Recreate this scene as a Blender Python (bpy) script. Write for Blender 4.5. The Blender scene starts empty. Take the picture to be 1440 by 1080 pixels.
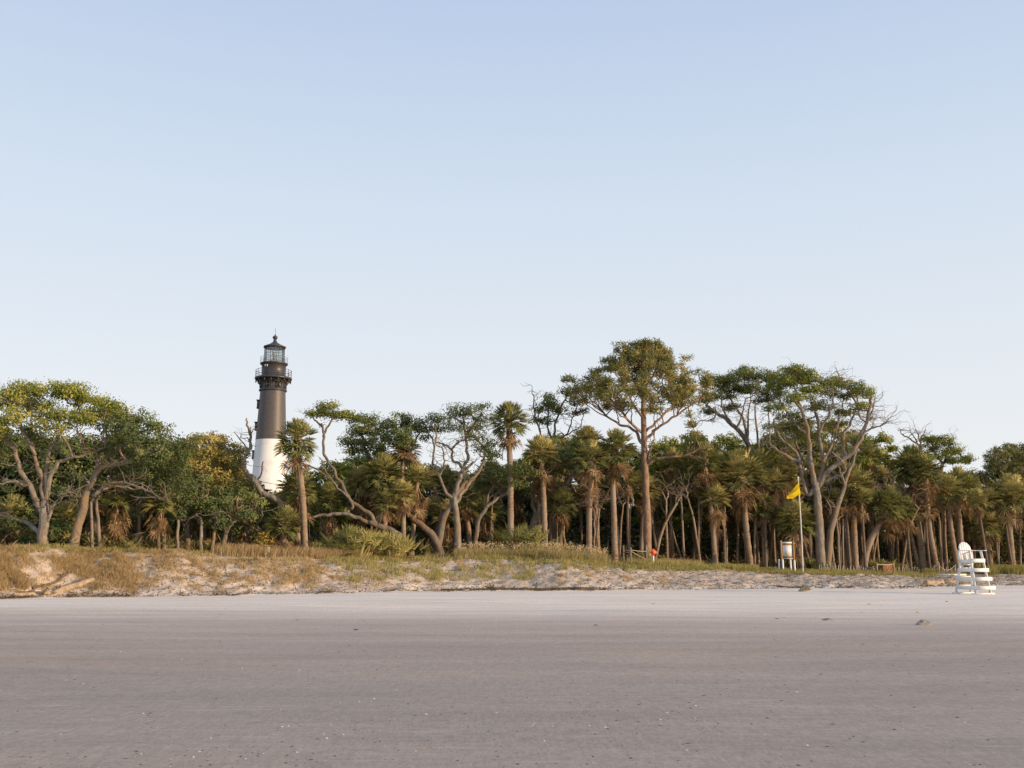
import bpy, math, random
# tunables
SUN_AZ, SUN_EL, SUN_E, SKY_E = 25.0, 10.0, 5.0, .110
SAND_STOPS = [(0, (.372, .297, .236)), (.25, (.415, .322, .254)), (.5, (.51, .402, .322)), (.75, (.67, .55, .445)), (1, (.86, .725, .59))]
BROWN = (.90, .85, .80)
DUNE_A = (.42, .335, .255); DUNE_B = (.62, .505, .395)
SKY_MIX = .88
SKY_TINT = [(0, (8.9, 8.75, 8.6)), (.12, (8.2, 8.4, 8.7)), (.34, (6.55, 7.45, 8.6)), (.52, (5.0, 6.15, 8.1)), (1, (3.6, 5.0, 7.6))]

import bpy, math, random
import numpy as np
random.seed(7)
RNG = np.random.default_rng(7)
S = bpy.context.scene
COL = S.collection
PI = math.pi
R = math.radians

# ------------------------------------------------------------------ camera
FPX = 1400.0; EYE = 1.6; HZ = 786.0
PITCH = math.atan((HZ - 540) / FPX)
CP, SP = math.cos(PITCH), math.sin(PITCH)
cam_d = bpy.data.cameras.new('camera'); cam = bpy.data.objects.new('camera', cam_d); COL.objects.link(cam)
cam.location = (0, 0, EYE); cam.rotation_euler = (PI/2 + PITCH, 0, 0)
cam_d.sensor_width = 36; cam_d.lens = 36 * FPX / 1440; cam_d.clip_start = .1; cam_d.clip_end = 6000
S.camera = cam

def W(px, py, Y):
    """world point at distance Y that the photograph shows at (px, py)"""
    u = (px - 720) / FPX; v = (540 - py) / FPX
    t = Y / (CP - v * SP)
    return np.array((u * t, Y, EYE + t * (SP + v * CP)))
def WX(px, Y, py=785): return W(px, py, Y)[0]
def gY(py):
    return -EYE / (math.tan(PITCH + math.atan((540 - py) / FPX)))
def mpp(Y): return Y / FPX

# ------------------------------------------------------------------ noise
_T = RNG.random((256, 256))
def vn(x, y, s=0):
    x = np.asarray(x, float) + s * 17.31; y = np.asarray(y, float) + s * 9.77
    xi = np.floor(x).astype(int); yi = np.floor(y).astype(int)
    fx = x - xi; fy = y - yi
    fx = fx*fx*(3-2*fx); fy = fy*fy*(3-2*fy)
    a = _T[xi & 255, yi & 255]; b = _T[(xi+1) & 255, yi & 255]; c = _T[xi & 255, (yi+1) & 255]; d = _T[(xi+1) & 255, (yi+1) & 255]
    return (a*(1-fx)+b*fx)*(1-fy) + (c*(1-fx)+d*fx)*fy - .5
def fbm(x, y, s=0, o=3):
    r = 0; a = 1
    for i in range(o):
        r = r + a*vn(x, y, s+i); x = x*2.03; y = y*2.03; a *= .5
    return r
def sst(a, b, x):
    t = np.clip((x-a)/(b-a), 0, 1); return t*t*(3-2*t)

# ------------------------------------------------------------------ terrain
_cols = [(-260, 845, 776, 6.5), (-80, 843, 776, 6.5), (0, 841, 777, 6.5), (60, 839, 778, 6.5), (150, 838, 779, 6.5), (250, 837, 781, 6.5), (330, 836, 784, 7), (480, 834, 789, 8),
         (600, 831, 787, 8.5), (700, 829.5, 785, 9), (800, 830, 785, 8.5), (870, 829, 792, 8.5), (950, 828, 796, 9), (1050, 827, 799, 10), (1130, 826, 802, 10),
         (1240, 827, 804.5, 11), (1340, 823.5, 807, 11), (1440, 822, 808, 11), (1600, 821, 808, 11), (1800, 820, 808, 11)]
_tx, _ty, _cz, _cd = [], [], [], []
for px, tp, cp, dd in _cols:
    Y = gY(tp); _tx.append(WX(px, Y, tp)); _ty.append(Y); _cz.append(W(px, cp, Y+dd)[2]); _cd.append(dd)
def toeY(x): return np.interp(x, _tx, _ty) + .5*vn(np.asarray(x)*.35, 3.3, 5)
def crestY(x): return toeY(x) + np.interp(x, _tx, _cd)
def crestZ(x): return np.interp(x, _tx, _cz)
def hgt(x, y):
    x = np.asarray(x, float); y = np.asarray(y, float)
    ty = toeY(x); dd = np.interp(x, _tx, _cd); s = (y-ty)/dd
    left = sst(5, -18, x)
    prof = np.clip(s, 0, 1); prof = (1-left)*(.55*prof + .45*sst(0, 1, prof)) + left*sst(-.1, .85, s)*1.0
    h = crestZ(x) * prof
    face = sst(-.38, .25, s + .25*vn(x*.8, y*.8, 33)) * (1 - .7*sst(1.0, 1.5, s))
    amp = .35 + .65*left
    h = h + face*(fbm(x*.38, y*.38, 1, 3)*.34*amp*sst(0, .5, s)*(1-.55*sst(.8,1.1,s)) + fbm(x*1.1, y*1.1, 3, 2)*.11*(1-.6*sst(.9, 1.1, s)) + (vn(x*2.6, y*2.9, 8)*.12 + vn(x*4.3, y*4.3, 9)*.08)*(1-.6*sst(.8, 1.05, s)))
    h = h + (1-face)*(fbm(x*.16, y*.16, 11, 2)*.05*sst(4, 14, y)*sst(1.2,.0,s) + vn(x*.09, y*.5, 12)*.035)
    h = h + sst(1.4, 3, s)*(fbm(x*.12, y*.12, 14, 2)*.35)
    return h
def gz(x, y): return float(hgt(np.array([x]), np.array([y]))[0])

# ------------------------------------------------------------------ mesh builder
class MB:
    def __init__(s): s.v=[]; s.q=[]; s.t=[]; s.qa=[]; s.ta=[]; s.qm=[]; s.tm=[]; s.n=0
    def add(s, v, q=None, t=None, tint=.5, m=0):
        v = np.asarray(v, float).reshape(-1, 3); s.v.append(v)
        for f, L, A, M, k in ((q, s.q, s.qa, s.qm, 4), (t, s.t, s.ta, s.tm, 3)):
            if f is None: continue
            f = np.asarray(f, int).reshape(-1, k)
            if len(f) == 0: continue
            L.append(f + s.n); A.append(np.broadcast_to(np.asarray(tint, float), (len(f),)).copy()); M.append(np.full(len(f), m))
        s.n += len(v)
    def mesh(s, name, mats, smooth=False):
        me = bpy.data.meshes.new(name)
        v = np.concatenate(s.v) if s.v else np.zeros((0, 3))
        q = np.concatenate(s.q) if s.q else np.zeros((0, 4), int); t = np.concatenate(s.t) if s.t else np.zeros((0, 3), int)
        me.vertices.add(len(v)); me.vertices.foreach_set('co', v.astype(np.float32).ravel())
        loops = np.concatenate([q.ravel(), t.ravel()]).astype(np.int32)
        me.loops.add(len(loops)); me.loops.foreach_set('vertex_index', loops)
        np_ = len(q)+len(t); me.polygons.add(np_)
        st = np.concatenate([np.arange(len(q))*4, len(q)*4 + np.arange(len(t))*3]).astype(np.int32)
        me.polygons.foreach_set('loop_start', st)
        a = np.concatenate(s.qa + s.ta) if (s.qa or s.ta) else np.zeros(0)
        mi = np.concatenate(s.qm + s.tm) if (s.qm or s.tm) else np.zeros(0)
        for m in (mats if isinstance(mats, (list, tuple)) else [mats]): me.materials.append(m)
        me.polygons.foreach_set('material_index', mi.astype(np.int32))
        if smooth: me.polygons.foreach_set('use_smooth', np.ones(np_, bool))
        me.update(calc_edges=True)
        at = me.attributes.new('tint', 'FLOAT', 'FACE'); at.data.foreach_set('value', a.astype(np.float32))
        me.validate()
        return me
    # shapes
    def box(s, c, d, rot=None, tint=.5, m=0):
        x, y, z = np.array(d)/2
        v = np.array([(-x,-y,-z),(x,-y,-z),(x,y,-z),(-x,y,-z),(-x,-y,z),(x,-y,z),(x,y,z),(-x,y,z)])
        if rot is not None: v = v @ np.asarray(rot).T
        s.add(v + np.array(c), [(0,3,2,1),(4,5,6,7),(0,1,5,4),(1,2,6,5),(2,3,7,6),(3,0,4,7)], tint=tint, m=m)
    def beam(s, a, b, w, h, up=(0,0,1), tint=.5, m=0):
        a = np.array(a, float); b = np.array(b, float); d = b-a; L = np.linalg.norm(d); d /= L
        u = np.array(up, float); sd = np.cross(d, u)
        if np.linalg.norm(sd) < 1e-3: sd = np.cross(d, (0, 1, 0.))
        sd /= np.linalg.norm(sd); u = np.cross(sd, d)
        s.box((a+b)/2, (L, w, h), np.stack([d, sd, u], 1), tint, m)
    def tube(s, P, r, n=7, tint=.5, m=0, cap=True, wob=0.0):
        P = np.asarray(P, float); k = len(P); r = np.broadcast_to(np.asarray(r, float), (k,))
        T = np.gradient(P, axis=0); T /= (np.linalg.norm(T, axis=1, keepdims=True)+1e-9)
        ref = np.array((0, 1., 0)) if abs(T[0][1]) < .9 else np.array((1., 0, 0))
        N = np.empty_like(P); x = ref
        for i in range(k):
            x = x - T[i]*np.dot(x, T[i]); x = x/(np.linalg.norm(x)+1e-9); N[i] = x
        B = np.cross(T, N)
        an = np.arange(n)*2*PI/n
        rr = r[:, None]*np.ones(n)
        if wob: rr = rr*(1+wob*(RNG.random((k, n))-.5))
        V = P[:, None, :] + rr[..., None]*(np.cos(an)[None, :, None]*N[:, None, :] + np.sin(an)[None, :, None]*B[:, None, :])
        i = np.arange(k-1)[:, None]*n; j = np.arange(n)[None, :]; j2 = (j+1) % n
        q = np.stack([i+j, i+j2, i+n+j2, i+n+j], -1).reshape(-1, 4)
        V = V.reshape(-1, 3)
        tt = None
        if cap:
            V = np.concatenate([V, P[:1], P[-1:]]); a, b = k*n, k*n+1
            jj = np.arange(n); j2 = (jj+1) % n
            tt = np.concatenate([np.stack([j2, jj, np.full(n, a)], 1), np.stack([(k-1)*n+jj, (k-1)*n+j2, np.full(n, b)], 1)])
        s.add(V, q, tt, tint, m)
    def lathe(s, prof, c=(0,0,0), n=32, tint=.5, m=0):
        prof = np.asarray(prof, float); k = len(prof); an = np.arange(n)*2*PI/n
        V = np.stack([prof[:, :1]*np.cos(an), prof[:, :1]*np.sin(an), prof[:, 1:]*np.ones(n)], -1).reshape(-1, 3) + np.array(c)
        i = np.arange(k-1)[:, None]*n; j = np.arange(n)[None, :]; j2 = (j+1) % n
        s.add(V, np.stack([i+j, i+j2, i+n+j2, i+n+j], -1).reshape(-1, 4), tint=tint, m=m)
    def leaves(s, C, L, Wd, tint, up=.5, m=0, out=None):
        """rhombic leaves at points C"""
        n = len(C)
        nr = RNG.normal(size=(n, 3)); nr[:, 2] = np.abs(nr[:, 2]) + up; nr /= np.linalg.norm(nr, axis=1, keepdims=True)
        if out is not None: nr = out + RNG.normal(size=(n, 3))*.45; nr /= np.linalg.norm(nr, axis=1, keepdims=True)
        d = np.cross(nr, RNG.normal(size=(n, 3))); d /= np.linalg.norm(d, axis=1, keepdims=True)
        e = np.cross(nr, d)
        L = np.broadcast_to(np.asarray(L), (n,))[:, None]*.5; Wd = np.broadcast_to(np.asarray(Wd), (n,))[:, None]*.5
        V = np.stack([C-d*L, C+e*Wd-d*L*.1, C+d*L, C-e*Wd-d*L*.1], 1).reshape(-1, 3)
        s.add(V, np.arange(n*4).reshape(-1, 4), tint=tint, m=m)

def smooth(P, k=5):
    P = np.asarray(P, float)
    if len(P) < 3:
        t = np.linspace(0, 1, k+1)[:, None]; return P[0]*(1-t) + P[-1]*t
    Q = np.concatenate([[2*P[0]-P[1]], P, [2*P[-1]-P[-2]]]); out = []
    for i in range(1, len(Q)-2):
        for t in np.arange(k)/k:
            a, b, c, d = Q[i-1], Q[i], Q[i+1], Q[i+2]
            out.append(.5*(2*b + (c-a)*t + (2*a-5*b+4*c-d)*t*t + (3*b-a-3*c+d)*t**3))
    out.append(Q[-2]); return np.array(out)

def obj(name, me, parent=None, loc=None, label=None):
    o = bpy.data.objects.new(name, me); COL.objects.link(o)
    if parent is not None: o.parent = parent
    if loc is not None: o.location = loc
    if label: o['label'] = label
    return o
def tag(o, label, cat, group=None, kind=None):
    o['label'] = label; o['category'] = cat
    if group: o['group'] = group
    if kind: o['kind'] = kind
    return o
def thing(name, label, cat, loc, group=None, rz=0):
    o = bpy.data.objects.new(name, None); COL.objects.link(o); o.location = loc; o.rotation_euler = (0, 0, rz)
    o.empty_display_size = .1
    return tag(o, label, cat, group)

# ------------------------------------------------------------------ materials
def newmat(name):
    m = bpy.data.materials.new(name); m.use_nodes = True; nt = m.node_tree
    for n in list(nt.nodes): nt.nodes.remove(n)
    return m, nt, nt.nodes.new('ShaderNodeOutputMaterial')
def nd(nt, t, **k):
    n = nt.nodes.new('ShaderNode'+t)
    for a, b in k.items():
        if a in n.inputs: n.inputs[a].default_value = b
        else: setattr(n, a, b)
    return n
def ramp(nt, fac, stops):
    n = nt.nodes.new('ShaderNodeValToRGB'); e = n.color_ramp.elements
    while len(e) > 1: e.remove(e[-1])
    e[0].position = stops[0][0]; e[0].color = (*stops[0][1], 1)
    for p, c in stops[1:]:
        x = e.new(p); x.color = (*c, 1)
    nt.links.new(fac, n.inputs[0]); return n
def math_(nt, op, a, b=None, clamp=False):
    n = nt.nodes.new('ShaderNodeMath'); n.operation = op; n.use_clamp = clamp
    for i, v in enumerate((a, b)):
        if v is None: continue
        if isinstance(v, (int, float)): n.inputs[i].default_value = v
        else: nt.links.new(v, n.inputs[i])
    return n.outputs[0]
def mixc(nt, f, a, b, mode='MIX'):
    n = nt.nodes.new('ShaderNodeMix'); n.data_type = 'RGBA'; n.blend_type = mode
    if isinstance(f, (int, float)): n.inputs[0].default_value = f
    else: nt.links.new(f, n.inputs[0])
    for i, v in ((6, a), (7, b)):
        if isinstance(v, tuple): n.inputs[i].default_value = (*v, 1)
        else: nt.links.new(v, n.inputs[i])
    return n.outputs[2]
def noise(nt, scale, vec=None, detail=3, rough=.5, obj=False):
    n = nd(nt, 'TexNoise'); n.inputs['Scale'].default_value = scale; n.inputs['Detail'].default_value = detail; n.inputs['Roughness'].default_value = rough
    if vec is None:
        tc = nd(nt, 'TexCoord'); vec = tc.outputs['Object'] if obj else nd(nt, 'NewGeometry').outputs['Position']
    nt.links.new(vec, n.inputs['Vector']); return n.outputs[0]
def leafmat(name, stops, trans=.35, rnd=.25, big=.25):
    m, nt, out = newmat(name)
    at = nd(nt, 'Attribute', attribute_name='tint'); oi = nd(nt, 'ObjectInfo')
    f = math_(nt, 'ADD', at.outputs['Fac'], math_(nt, 'MULTIPLY', math_(nt, 'SUBTRACT', oi.outputs['Random'], .5), rnd))
    f = math_(nt, 'ADD', f, math_(nt, 'MULTIPLY', math_(nt, 'SUBTRACT', noise(nt, .55, detail=2), .5), big*2), True)
    c = ramp(nt, f, stops).outputs[0]
    d = nd(nt, 'BsdfDiffuse'); t = nd(nt, 'BsdfTranslucent'); mx = nd(nt, 'MixShader'); mx.inputs[0].default_value = trans
    nt.links.new(c, d.inputs[0]); nt.links.new(mixc(nt, .5, c, (.20, .16, .02)), t.inputs[0])
    nt.links.new(d.outputs[0], mx.inputs[1]); nt.links.new(t.outputs[0], mx.inputs[2])
    nt.links.new(mx.outputs[0], out.inputs[0]); return m
def bark(name, a, b, c=None, sc=3.0, zst=.25, rough=.95, bump=.5):
    m, nt, out = newmat(name)
    tc = nd(nt, 'NewGeometry'); mp = nd(nt, 'Mapping'); mp.inputs['Scale'].default_value = (1, 1, zst); nt.links.new(tc.outputs['Position'], mp.inputs[0])
    n1 = noise(nt, sc, mp.outputs[0], 5, .65); n2 = noise(nt, .7, None, 2)
    f = math_(nt, 'ADD', math_(nt, 'MULTIPLY', math_(nt,'SUBTRACT',n1,.5), 2.2), .5, True)
    col = mixc(nt, f, a, b)
    if c: col = mixc(nt, math_(nt, 'MULTIPLY', math_(nt, 'SUBTRACT', n2, .42, True), 4, True), col, c)
    p = nd(nt, 'BsdfPrincipled'); p.inputs['Roughness'].default_value = rough; p.inputs['Specular IOR Level'].default_value = .15
    nt.links.new(col, p.inputs['Base Color'])
    bp = nd(nt, 'Bump'); bp.inputs['Strength'].default_value = bump; bp.inputs['Distance'].default_value = .06; nt.links.new(n1, bp.inputs['Height']); nt.links.new(bp.outputs[0], p.inputs['Normal'])
    nt.links.new(p.outputs[0], out.inputs[0]); return m
def paint(name, col, var=.12, rough=.6, sc=4.0, dirt=None, metal=0):
    m, nt, out = newmat(name)
    f = noise(nt, sc, None, 5, .6)
    dk = tuple(x*(1-var*2) for x in col) if dirt is None else dirt
    c = mixc(nt, math_(nt, 'MULTIPLY', math_(nt, 'SUBTRACT', f, .45, True), 3, True), col, dk)
    p = nd(nt, 'BsdfPrincipled'); p.inputs['Roughness'].default_value = rough; p.inputs['Metallic'].default_value = metal
    nt.links.new(c, p.inputs['Base Color']); nt.links.new(p.outputs[0], out.inputs[0]); return m

M = {}
M['oak_leaf'] = leafmat('oak_leaves', [(0, (.070, .090, .026)), (.45, (.175, .215, .052)), (1, (.52, .48, .11))])
M['oak_dark'] = leafmat('dark_oak_leaves', [(0, (.064, .090, .040)), (.5, (.135, .175, .068)), (1, (.36, .37, .12))])
M['oak_gold'] = leafmat('yellowing_leaves', [(0, (.12, .115, .036)), (.5, (.28, .245, .075)), (1, (.58, .44, .15))])
M['pine'] = leafmat('pine_needles', [(0, (.085, .095, .038)), (.5, (.20, .205, .075)), (1, (.52, .42, .16))], .25)
M['palm'] = leafmat('palm_fans', [(0, (.070, .082, .036)), (.5, (.210, .225, .080)), (1, (.64, .53, .21))], .3, .35)
M['palm_dead'] = leafmat('dry_palm_fans', [(0, (.10, .062, .035)), (.5, (.26, .165, .088)), (1, (.52, .36, .20))], .3, .3)
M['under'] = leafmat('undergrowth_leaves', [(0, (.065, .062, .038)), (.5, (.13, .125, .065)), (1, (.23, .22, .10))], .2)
M['grass_g'] = leafmat('green_grass', [(0, (.24, .235, .075)), (.5, (.52, .46, .17)), (1, (.80, .66, .34))], .45)
M['grass_t'] = leafmat('tan_grass', [(0, (.35, .24, .115)), (.5, (.66, .48, .255)), (1, (.88, .72, .47))], .45)
M['oats'] = leafmat('sea_oats', [(0, (.28, .25, .10)), (.5, (.56, .45, .21)), (1, (.80, .62, .38))], .35)
M['bark_oak'] = bark('oak_bark', (.075, .066, .055), (.28, .240, .195), (.19, .125, .075), 6, .35, .95, .9)
M['bark_pale'] = bark('pale_bark', (.095, .084, .070), (.36, .315, .26), (.25, .175, .11), 6, .35, .95, .9)
M['bark_pine'] = bark('pine_bark', (.12, .078, .054), (.40, .265, .175), None, 6, .4)
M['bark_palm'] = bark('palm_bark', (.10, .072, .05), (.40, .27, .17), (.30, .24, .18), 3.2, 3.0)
M['bark_shade'] = bark('shaded_palm_bark', (.07, .052, .038), (.25, .172, .11), (.17, .14, .11), 3.2, 3.0)  # palm bark again, with the shade of the wood darkened into its colour
M['wood'] = bark('driftwood', (.24, .17, .11), (.50, .38, .26), None, 6, 1)
M['wood_dark'] = bark('dark_driftwood', (.07, .05, .035), (.22, .15, .10), None, 8, 1)
M['wood_post'] = bark('post_timber', (.26, .15, .07), (.46, .29, .15), None, 6, .2)
M['slat'] = bark('grey_slats', (.22, .18, .145), (.44, .37, .30), None, 7, .3)
M['white'] = paint('white_timber', (.80, .78, .745), .05, .6, 7, (.66, .63, .585))
M['black'] = paint('black_masonry', (.088, .074, .070), .10, .5, 2.2, (.060, .050, .048))
M['iron'] = paint('black_iron', (.050, .046, .047), .1, .42, 5)
M['whitewash'] = paint('white_masonry', (.80, .78, .76), .06, .8, .6, (.66, .64, .62))
M['brass'] = paint('lens_glass', (.42, .42, .38), .2, .25, 6)
M['panelw'] = paint('white_panel', (.76, .73, .70), .03, .5, 9)
M['orange'] = paint('orange_sign', (.80, .13, .025), .06, .5, 3)
M['orange_d'] = paint('dark_orange', (.45, .05, .02), .06, .5, 3)
M['rope'] = paint('rope', (.55, .45, .33), .1, .9, 9)
M['net'] = paint('netting', (.55, .27, .17), .2, .9, 9)
M['pole'] = paint('pale_pole', (.60, .56, .50), .12, .6, 2)
M['yellowleaf'] = leafmat('yellow_leaves', [(0, (.22, .17, .045)), (1, (.50, .36, .10))], .3)
M['shell'] = leafmat('shells', [(0, (.10, .085, .075)), (.5, (.30, .26, .23)), (1, (.80, .76, .70))], .0)
M['sandlump'] = bark('damp_sand', (.22, .185, .16), (.38, .32, .28), None, 9, 1)
m, nt, out = newmat('flag_cloth')
d = nd(nt, 'BsdfDiffuse'); t = nd(nt, 'BsdfTranslucent'); mx = nd(nt, 'MixShader'); mx.inputs[0].default_value = .3
c = mixc(nt, noise(nt, 3), (.88, .60, .022), (.94, .68, .04)); nt.links.new(c, d.inputs[0]); nt.links.new(c, t.inputs[0])
nt.links.new(d.outputs[0], mx.inputs[1]); nt.links.new(t.outputs[0], mx.inputs[2]); nt.links.new(mx.outputs[0], out.inputs[0]); M['flag'] = m
m, nt, out = newmat('lantern_glass')
g = nd(nt, 'BsdfGlossy'); g.inputs['Roughness'].default_value = .05; tr = nd(nt, 'BsdfTransparent'); tr.inputs[0].default_value = (.86, .90, .90, 1)
mx = nd(nt, 'MixShader'); mx.inputs[0].default_value = .16; noise_f = noise(nt, .8); nt.links.new(math_(nt, 'MULTIPLY', noise_f, .3), mx.inputs[0])
nt.links.new(tr.outputs[0], mx.inputs[1]); nt.links.new(g.outputs[0], mx.inputs[2]); nt.links.new(mx.outputs[0], out.inputs[0]); M['glass'] = m

# sand
m, nt, out = newmat('sand'); L = nt.links.new
geo = nd(nt, 'NewGeometry'); pos = geo.outputs['Position']
dry = nd(nt, 'Attribute', attribute_name='dry').outputs['Fac']; dune = nd(nt, 'Attribute', attribute_name='dune').outputs['Fac']; forest = nd(nt, 'Attribute', attribute_name='forest').outputs['Fac']
def mapped(sx, sy, sz=1):
    mp = nd(nt, 'Mapping'); mp.inputs['Scale'].default_value = (sx, sy, sz); L(pos, mp.inputs[0]); return mp.outputs[0]
st1 = noise(nt, 1, mapped(.07, .75), 5, .6); st2 = noise(nt, 1, mapped(.5, 3.2), 4, .65); big = noise(nt, 1, mapped(.05, .22), 3, .5)
fine = noise(nt, 60, mapped(1, 1), 3, .7); mid = noise(nt, 5, mapped(.6, 1.6), 4, .65); speck = noise(nt, 22, mapped(.7, 1), 2, .6)
f = math_(nt, 'ADD', dry, math_(nt, 'MULTIPLY', math_(nt, 'SUBTRACT', st1, .5), .30))
f = math_(nt, 'ADD', f, math_(nt, 'MULTIPLY', math_(nt, 'SUBTRACT', big, .5), .35))
f = math_(nt, 'ADD', f, math_(nt, 'MULTIPLY', math_(nt, 'SUBTRACT', st2, .5), .34), True)
base = ramp(nt, f, SAND_STOPS).outputs[0]
base = mixc(nt, math_(nt, 'MULTIPLY', math_(nt, 'SUBTRACT', big, .5, True), 2.2, True), base, BROWN, 'MULTIPLY')
gr = math_(nt, 'ADD', .66, math_(nt, 'MULTIPLY', fine, .68)); 
gA = noise(nt, 1, mapped(34, 9), 2, .7); gB = noise(nt, 1, mapped(13, 2.6), 2, .65)
gr = math_(nt, 'ADD', gr, math_(nt, 'ADD', math_(nt, 'MULTIPLY', math_(nt, 'SUBTRACT', gA, .5), .62), math_(nt, 'MULTIPLY', math_(nt, 'SUBTRACT', gB, .5), .42)))
gv = nd(nt, 'CombineXYZ'); [L(math_(nt, 'ADD', gr, math_(nt, 'MULTIPLY', math_(nt, 'SUBTRACT', mid, .5), .42)), gv.inputs[i]) for i in range(3)]
base = mixc(nt, 1.0, base, gv.outputs[0], 'MULTIPLY')
salt = noise(nt, 1, mapped(.55, 5.5), 3, .55); patch = noise(nt, 1, mapped(.03, .16), 2, .5)
sk = math_(nt, 'MULTIPLY', math_(nt, 'MULTIPLY', math_(nt, 'SUBTRACT', salt, .60, True), 7, True), math_(nt, 'MULTIPLY', math_(nt, 'SUBTRACT', patch, .47, True), 9, True), True)
base = mixc(nt, math_(nt, 'MULTIPLY', sk, .34), base, (.74, .64, .55))
mpr = nd(nt, 'Mapping'); mpr.inputs['Rotation'].default_value = (0, 0, .30); mpr.inputs['Scale'].default_value = (.17, .8, 1); L(pos, mpr.inputs[0])
sweep = noise(nt, 1, mpr.outputs[0], 4, .55); sv = nd(nt, 'CombineXYZ'); [L(math_(nt, 'ADD', b_, math_(nt, 'MULTIPLY', math_(nt, 'SUBTRACT', sweep, .5), k_)), sv.inputs[i_]) for i_, (b_, k_) in enumerate(((1.0, .50), (1.0, .47), (1.0, .44)))]
base = mixc(nt, 1.0, base, sv.outputs[0], 'MULTIPLY')
warm = math_(nt, 'MULTIPLY', math_(nt, 'SUBTRACT', noise(nt, 1, mapped(.06, .42), 4, .6), .54, True), 5, True)
base = mixc(nt, math_(nt, 'MULTIPLY', warm, .5), base, (1.08, .93, .80), 'MULTIPLY')
grit = noise(nt, 1, mapped(.10, .55), 3, .6)
dk = math_(nt, 'MULTIPLY', math_(nt, 'SUBTRACT', speck, .63, True), 9, True)
dk = math_(nt, 'MULTIPLY', dk, math_(nt, 'ADD', .35, math_(nt, 'MULTIPLY', math_(nt, 'SUBTRACT', grit, .5, True), 6, True)))
base = mixc(nt, math_(nt, 'MULTIPLY', dk, .45), base, (.10, .085, .08))
n_d = noise(nt, 1.3, pos, 5, .65)
dcol = mixc(nt, n_d, DUNE_A, DUNE_B)
base = mixc(nt, dune, base, dcol)
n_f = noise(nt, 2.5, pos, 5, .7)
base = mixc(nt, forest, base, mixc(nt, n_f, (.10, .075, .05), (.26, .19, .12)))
p = nd(nt, 'BsdfPrincipled'); p.inputs['Specular IOR Level'].default_value = .2
rg = math_(nt, 'ADD', .72, math_(nt, 'MULTIPLY', f, .25)); L(rg, p.inputs['Roughness'])
L(base, p.inputs['Base Color'])
hh = math_(nt, 'ADD', math_(nt, 'MULTIPLY', st2, .012), math_(nt, 'MULTIPLY', fine, .0035))
hh = math_(nt, 'ADD', hh, math_(nt, 'MULTIPLY', mid, .006))
hh = math_(nt, 'ADD', hh, math_(nt, 'MULTIPLY', math_(nt, 'MULTIPLY', noise(nt, 4.5, pos, 4, .6), .11), dune))
bp = nd(nt, 'Bump'); bp.inputs['Strength'].default_value = .7; bp.inputs['Distance'].default_value = 1.0; L(hh, bp.inputs['Height']); L(bp.outputs[0], p.inputs['Normal'])
L(p.outputs[0], out.inputs[0]); M['sand'] = m
m, nt, out = newmat('dark_pane'); p = nd(nt, 'BsdfPrincipled'); p.inputs['Roughness'].default_value = .2
c = mixc(nt, noise(nt, 2), (.016, .016, .018), (.03, .03, .034)); nt.links.new(c, p.inputs['Base Color']); nt.links.new(p.outputs[0], out.inputs[0]); M['glassdark'] = m

# ------------------------------------------------------------------ sky, sun
w = bpy.data.worlds.new('World'); S.world = w; w.use_nodes = True; nt = w.node_tree
for n in list(nt.nodes): nt.nodes.remove(n)
wo = nt.nodes.new('ShaderNodeOutputWorld'); bg = nt.nodes.new('ShaderNodeBackground'); sk = nt.nodes.new('ShaderNodeTexSky')
sk.sky_type = 'NISHITA'; sk.sun_disc = False; sk.sun_elevation = R(SUN_EL); sk.sun_rotation = R(90 + SUN_AZ)
sk.altitude = 0; sk.air_density = 1.0; sk.dust_density = .6; sk.ozone_density = 1.6
tcw = nt.nodes.new('ShaderNodeTexCoord'); sp = nt.nodes.new('ShaderNodeSeparateXYZ'); nt.links.new(tcw.outputs['Generated'], sp.inputs[0])
hz = ramp(nt, sp.outputs[2], SKY_TINT)
mxw = mixc(nt, SKY_MIX, sk.outputs[0], hz.outputs[0])
nt.links.new(mxw, bg.inputs[0]); bg.inputs[1].default_value = SKY_E; nt.links.new(bg.outputs[0], wo.inputs[0])
sd = bpy.data.lights.new('sun', 'SUN'); sun = bpy.data.objects.new('sun', sd); COL.objects.link(sun)
sd.energy = SUN_E; sd.angle = R(.53); sd.color = (1.0, .73, .46)
from mathutils import Vector
tosun = Vector((math.cos(R(SUN_AZ))*math.cos(R(SUN_EL)), -math.sin(R(SUN_AZ))*math.cos(R(SUN_EL)), math.sin(R(SUN_EL))))
sun.rotation_euler = tosun.to_track_quat('Z', 'Y').to_euler()
S.view_settings.view_transform = 'Standard'; S.view_settings.look = 'None'; S.view_settings.exposure = 0
S.render.engine = 'CYCLES'; S.cycles.max_bounces = 6; S.cycles.transparent_max_bounces = 8; S.cycles.diffuse_bounces = 3

# ------------------------------------------------------------------ ground
def axis(*segs):
    r = []
    for a, b, d in segs: r.append(np.arange(a, b, d))
    return np.concatenate(r)
gx = axis((-3000, -400, 400), (-400, -90, 20), (-90, -44, 2), (-44, 46, .13), (46, 90, 2), (90, 400, 20), (400, 3001, 400))
gyv = axis((-600, -60, 90), (-60, 4, 4), (4, 42, .5), (42, 68, .12), (68, 82, .2), (82, 130, 1.5), (130, 400, 20), (400, 4001, 400))
X, Y = np.meshgrid(gx, gyv); Z = hgt(X.ravel(), Y.ravel())
mb = MB(); nx, ny = len(gx), len(gyv)
i = np.arange(ny-1)[:, None]*nx; j = np.arange(nx-1)[None, :]
mb.add(np.stack([X.ravel(), Y.ravel(), Z], 1), np.stack([i+j, i+j+1, i+nx+j+1, i+nx+j], -1).reshape(-1, 4))
me = mb.mesh('beach', M['sand'], True)
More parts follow.
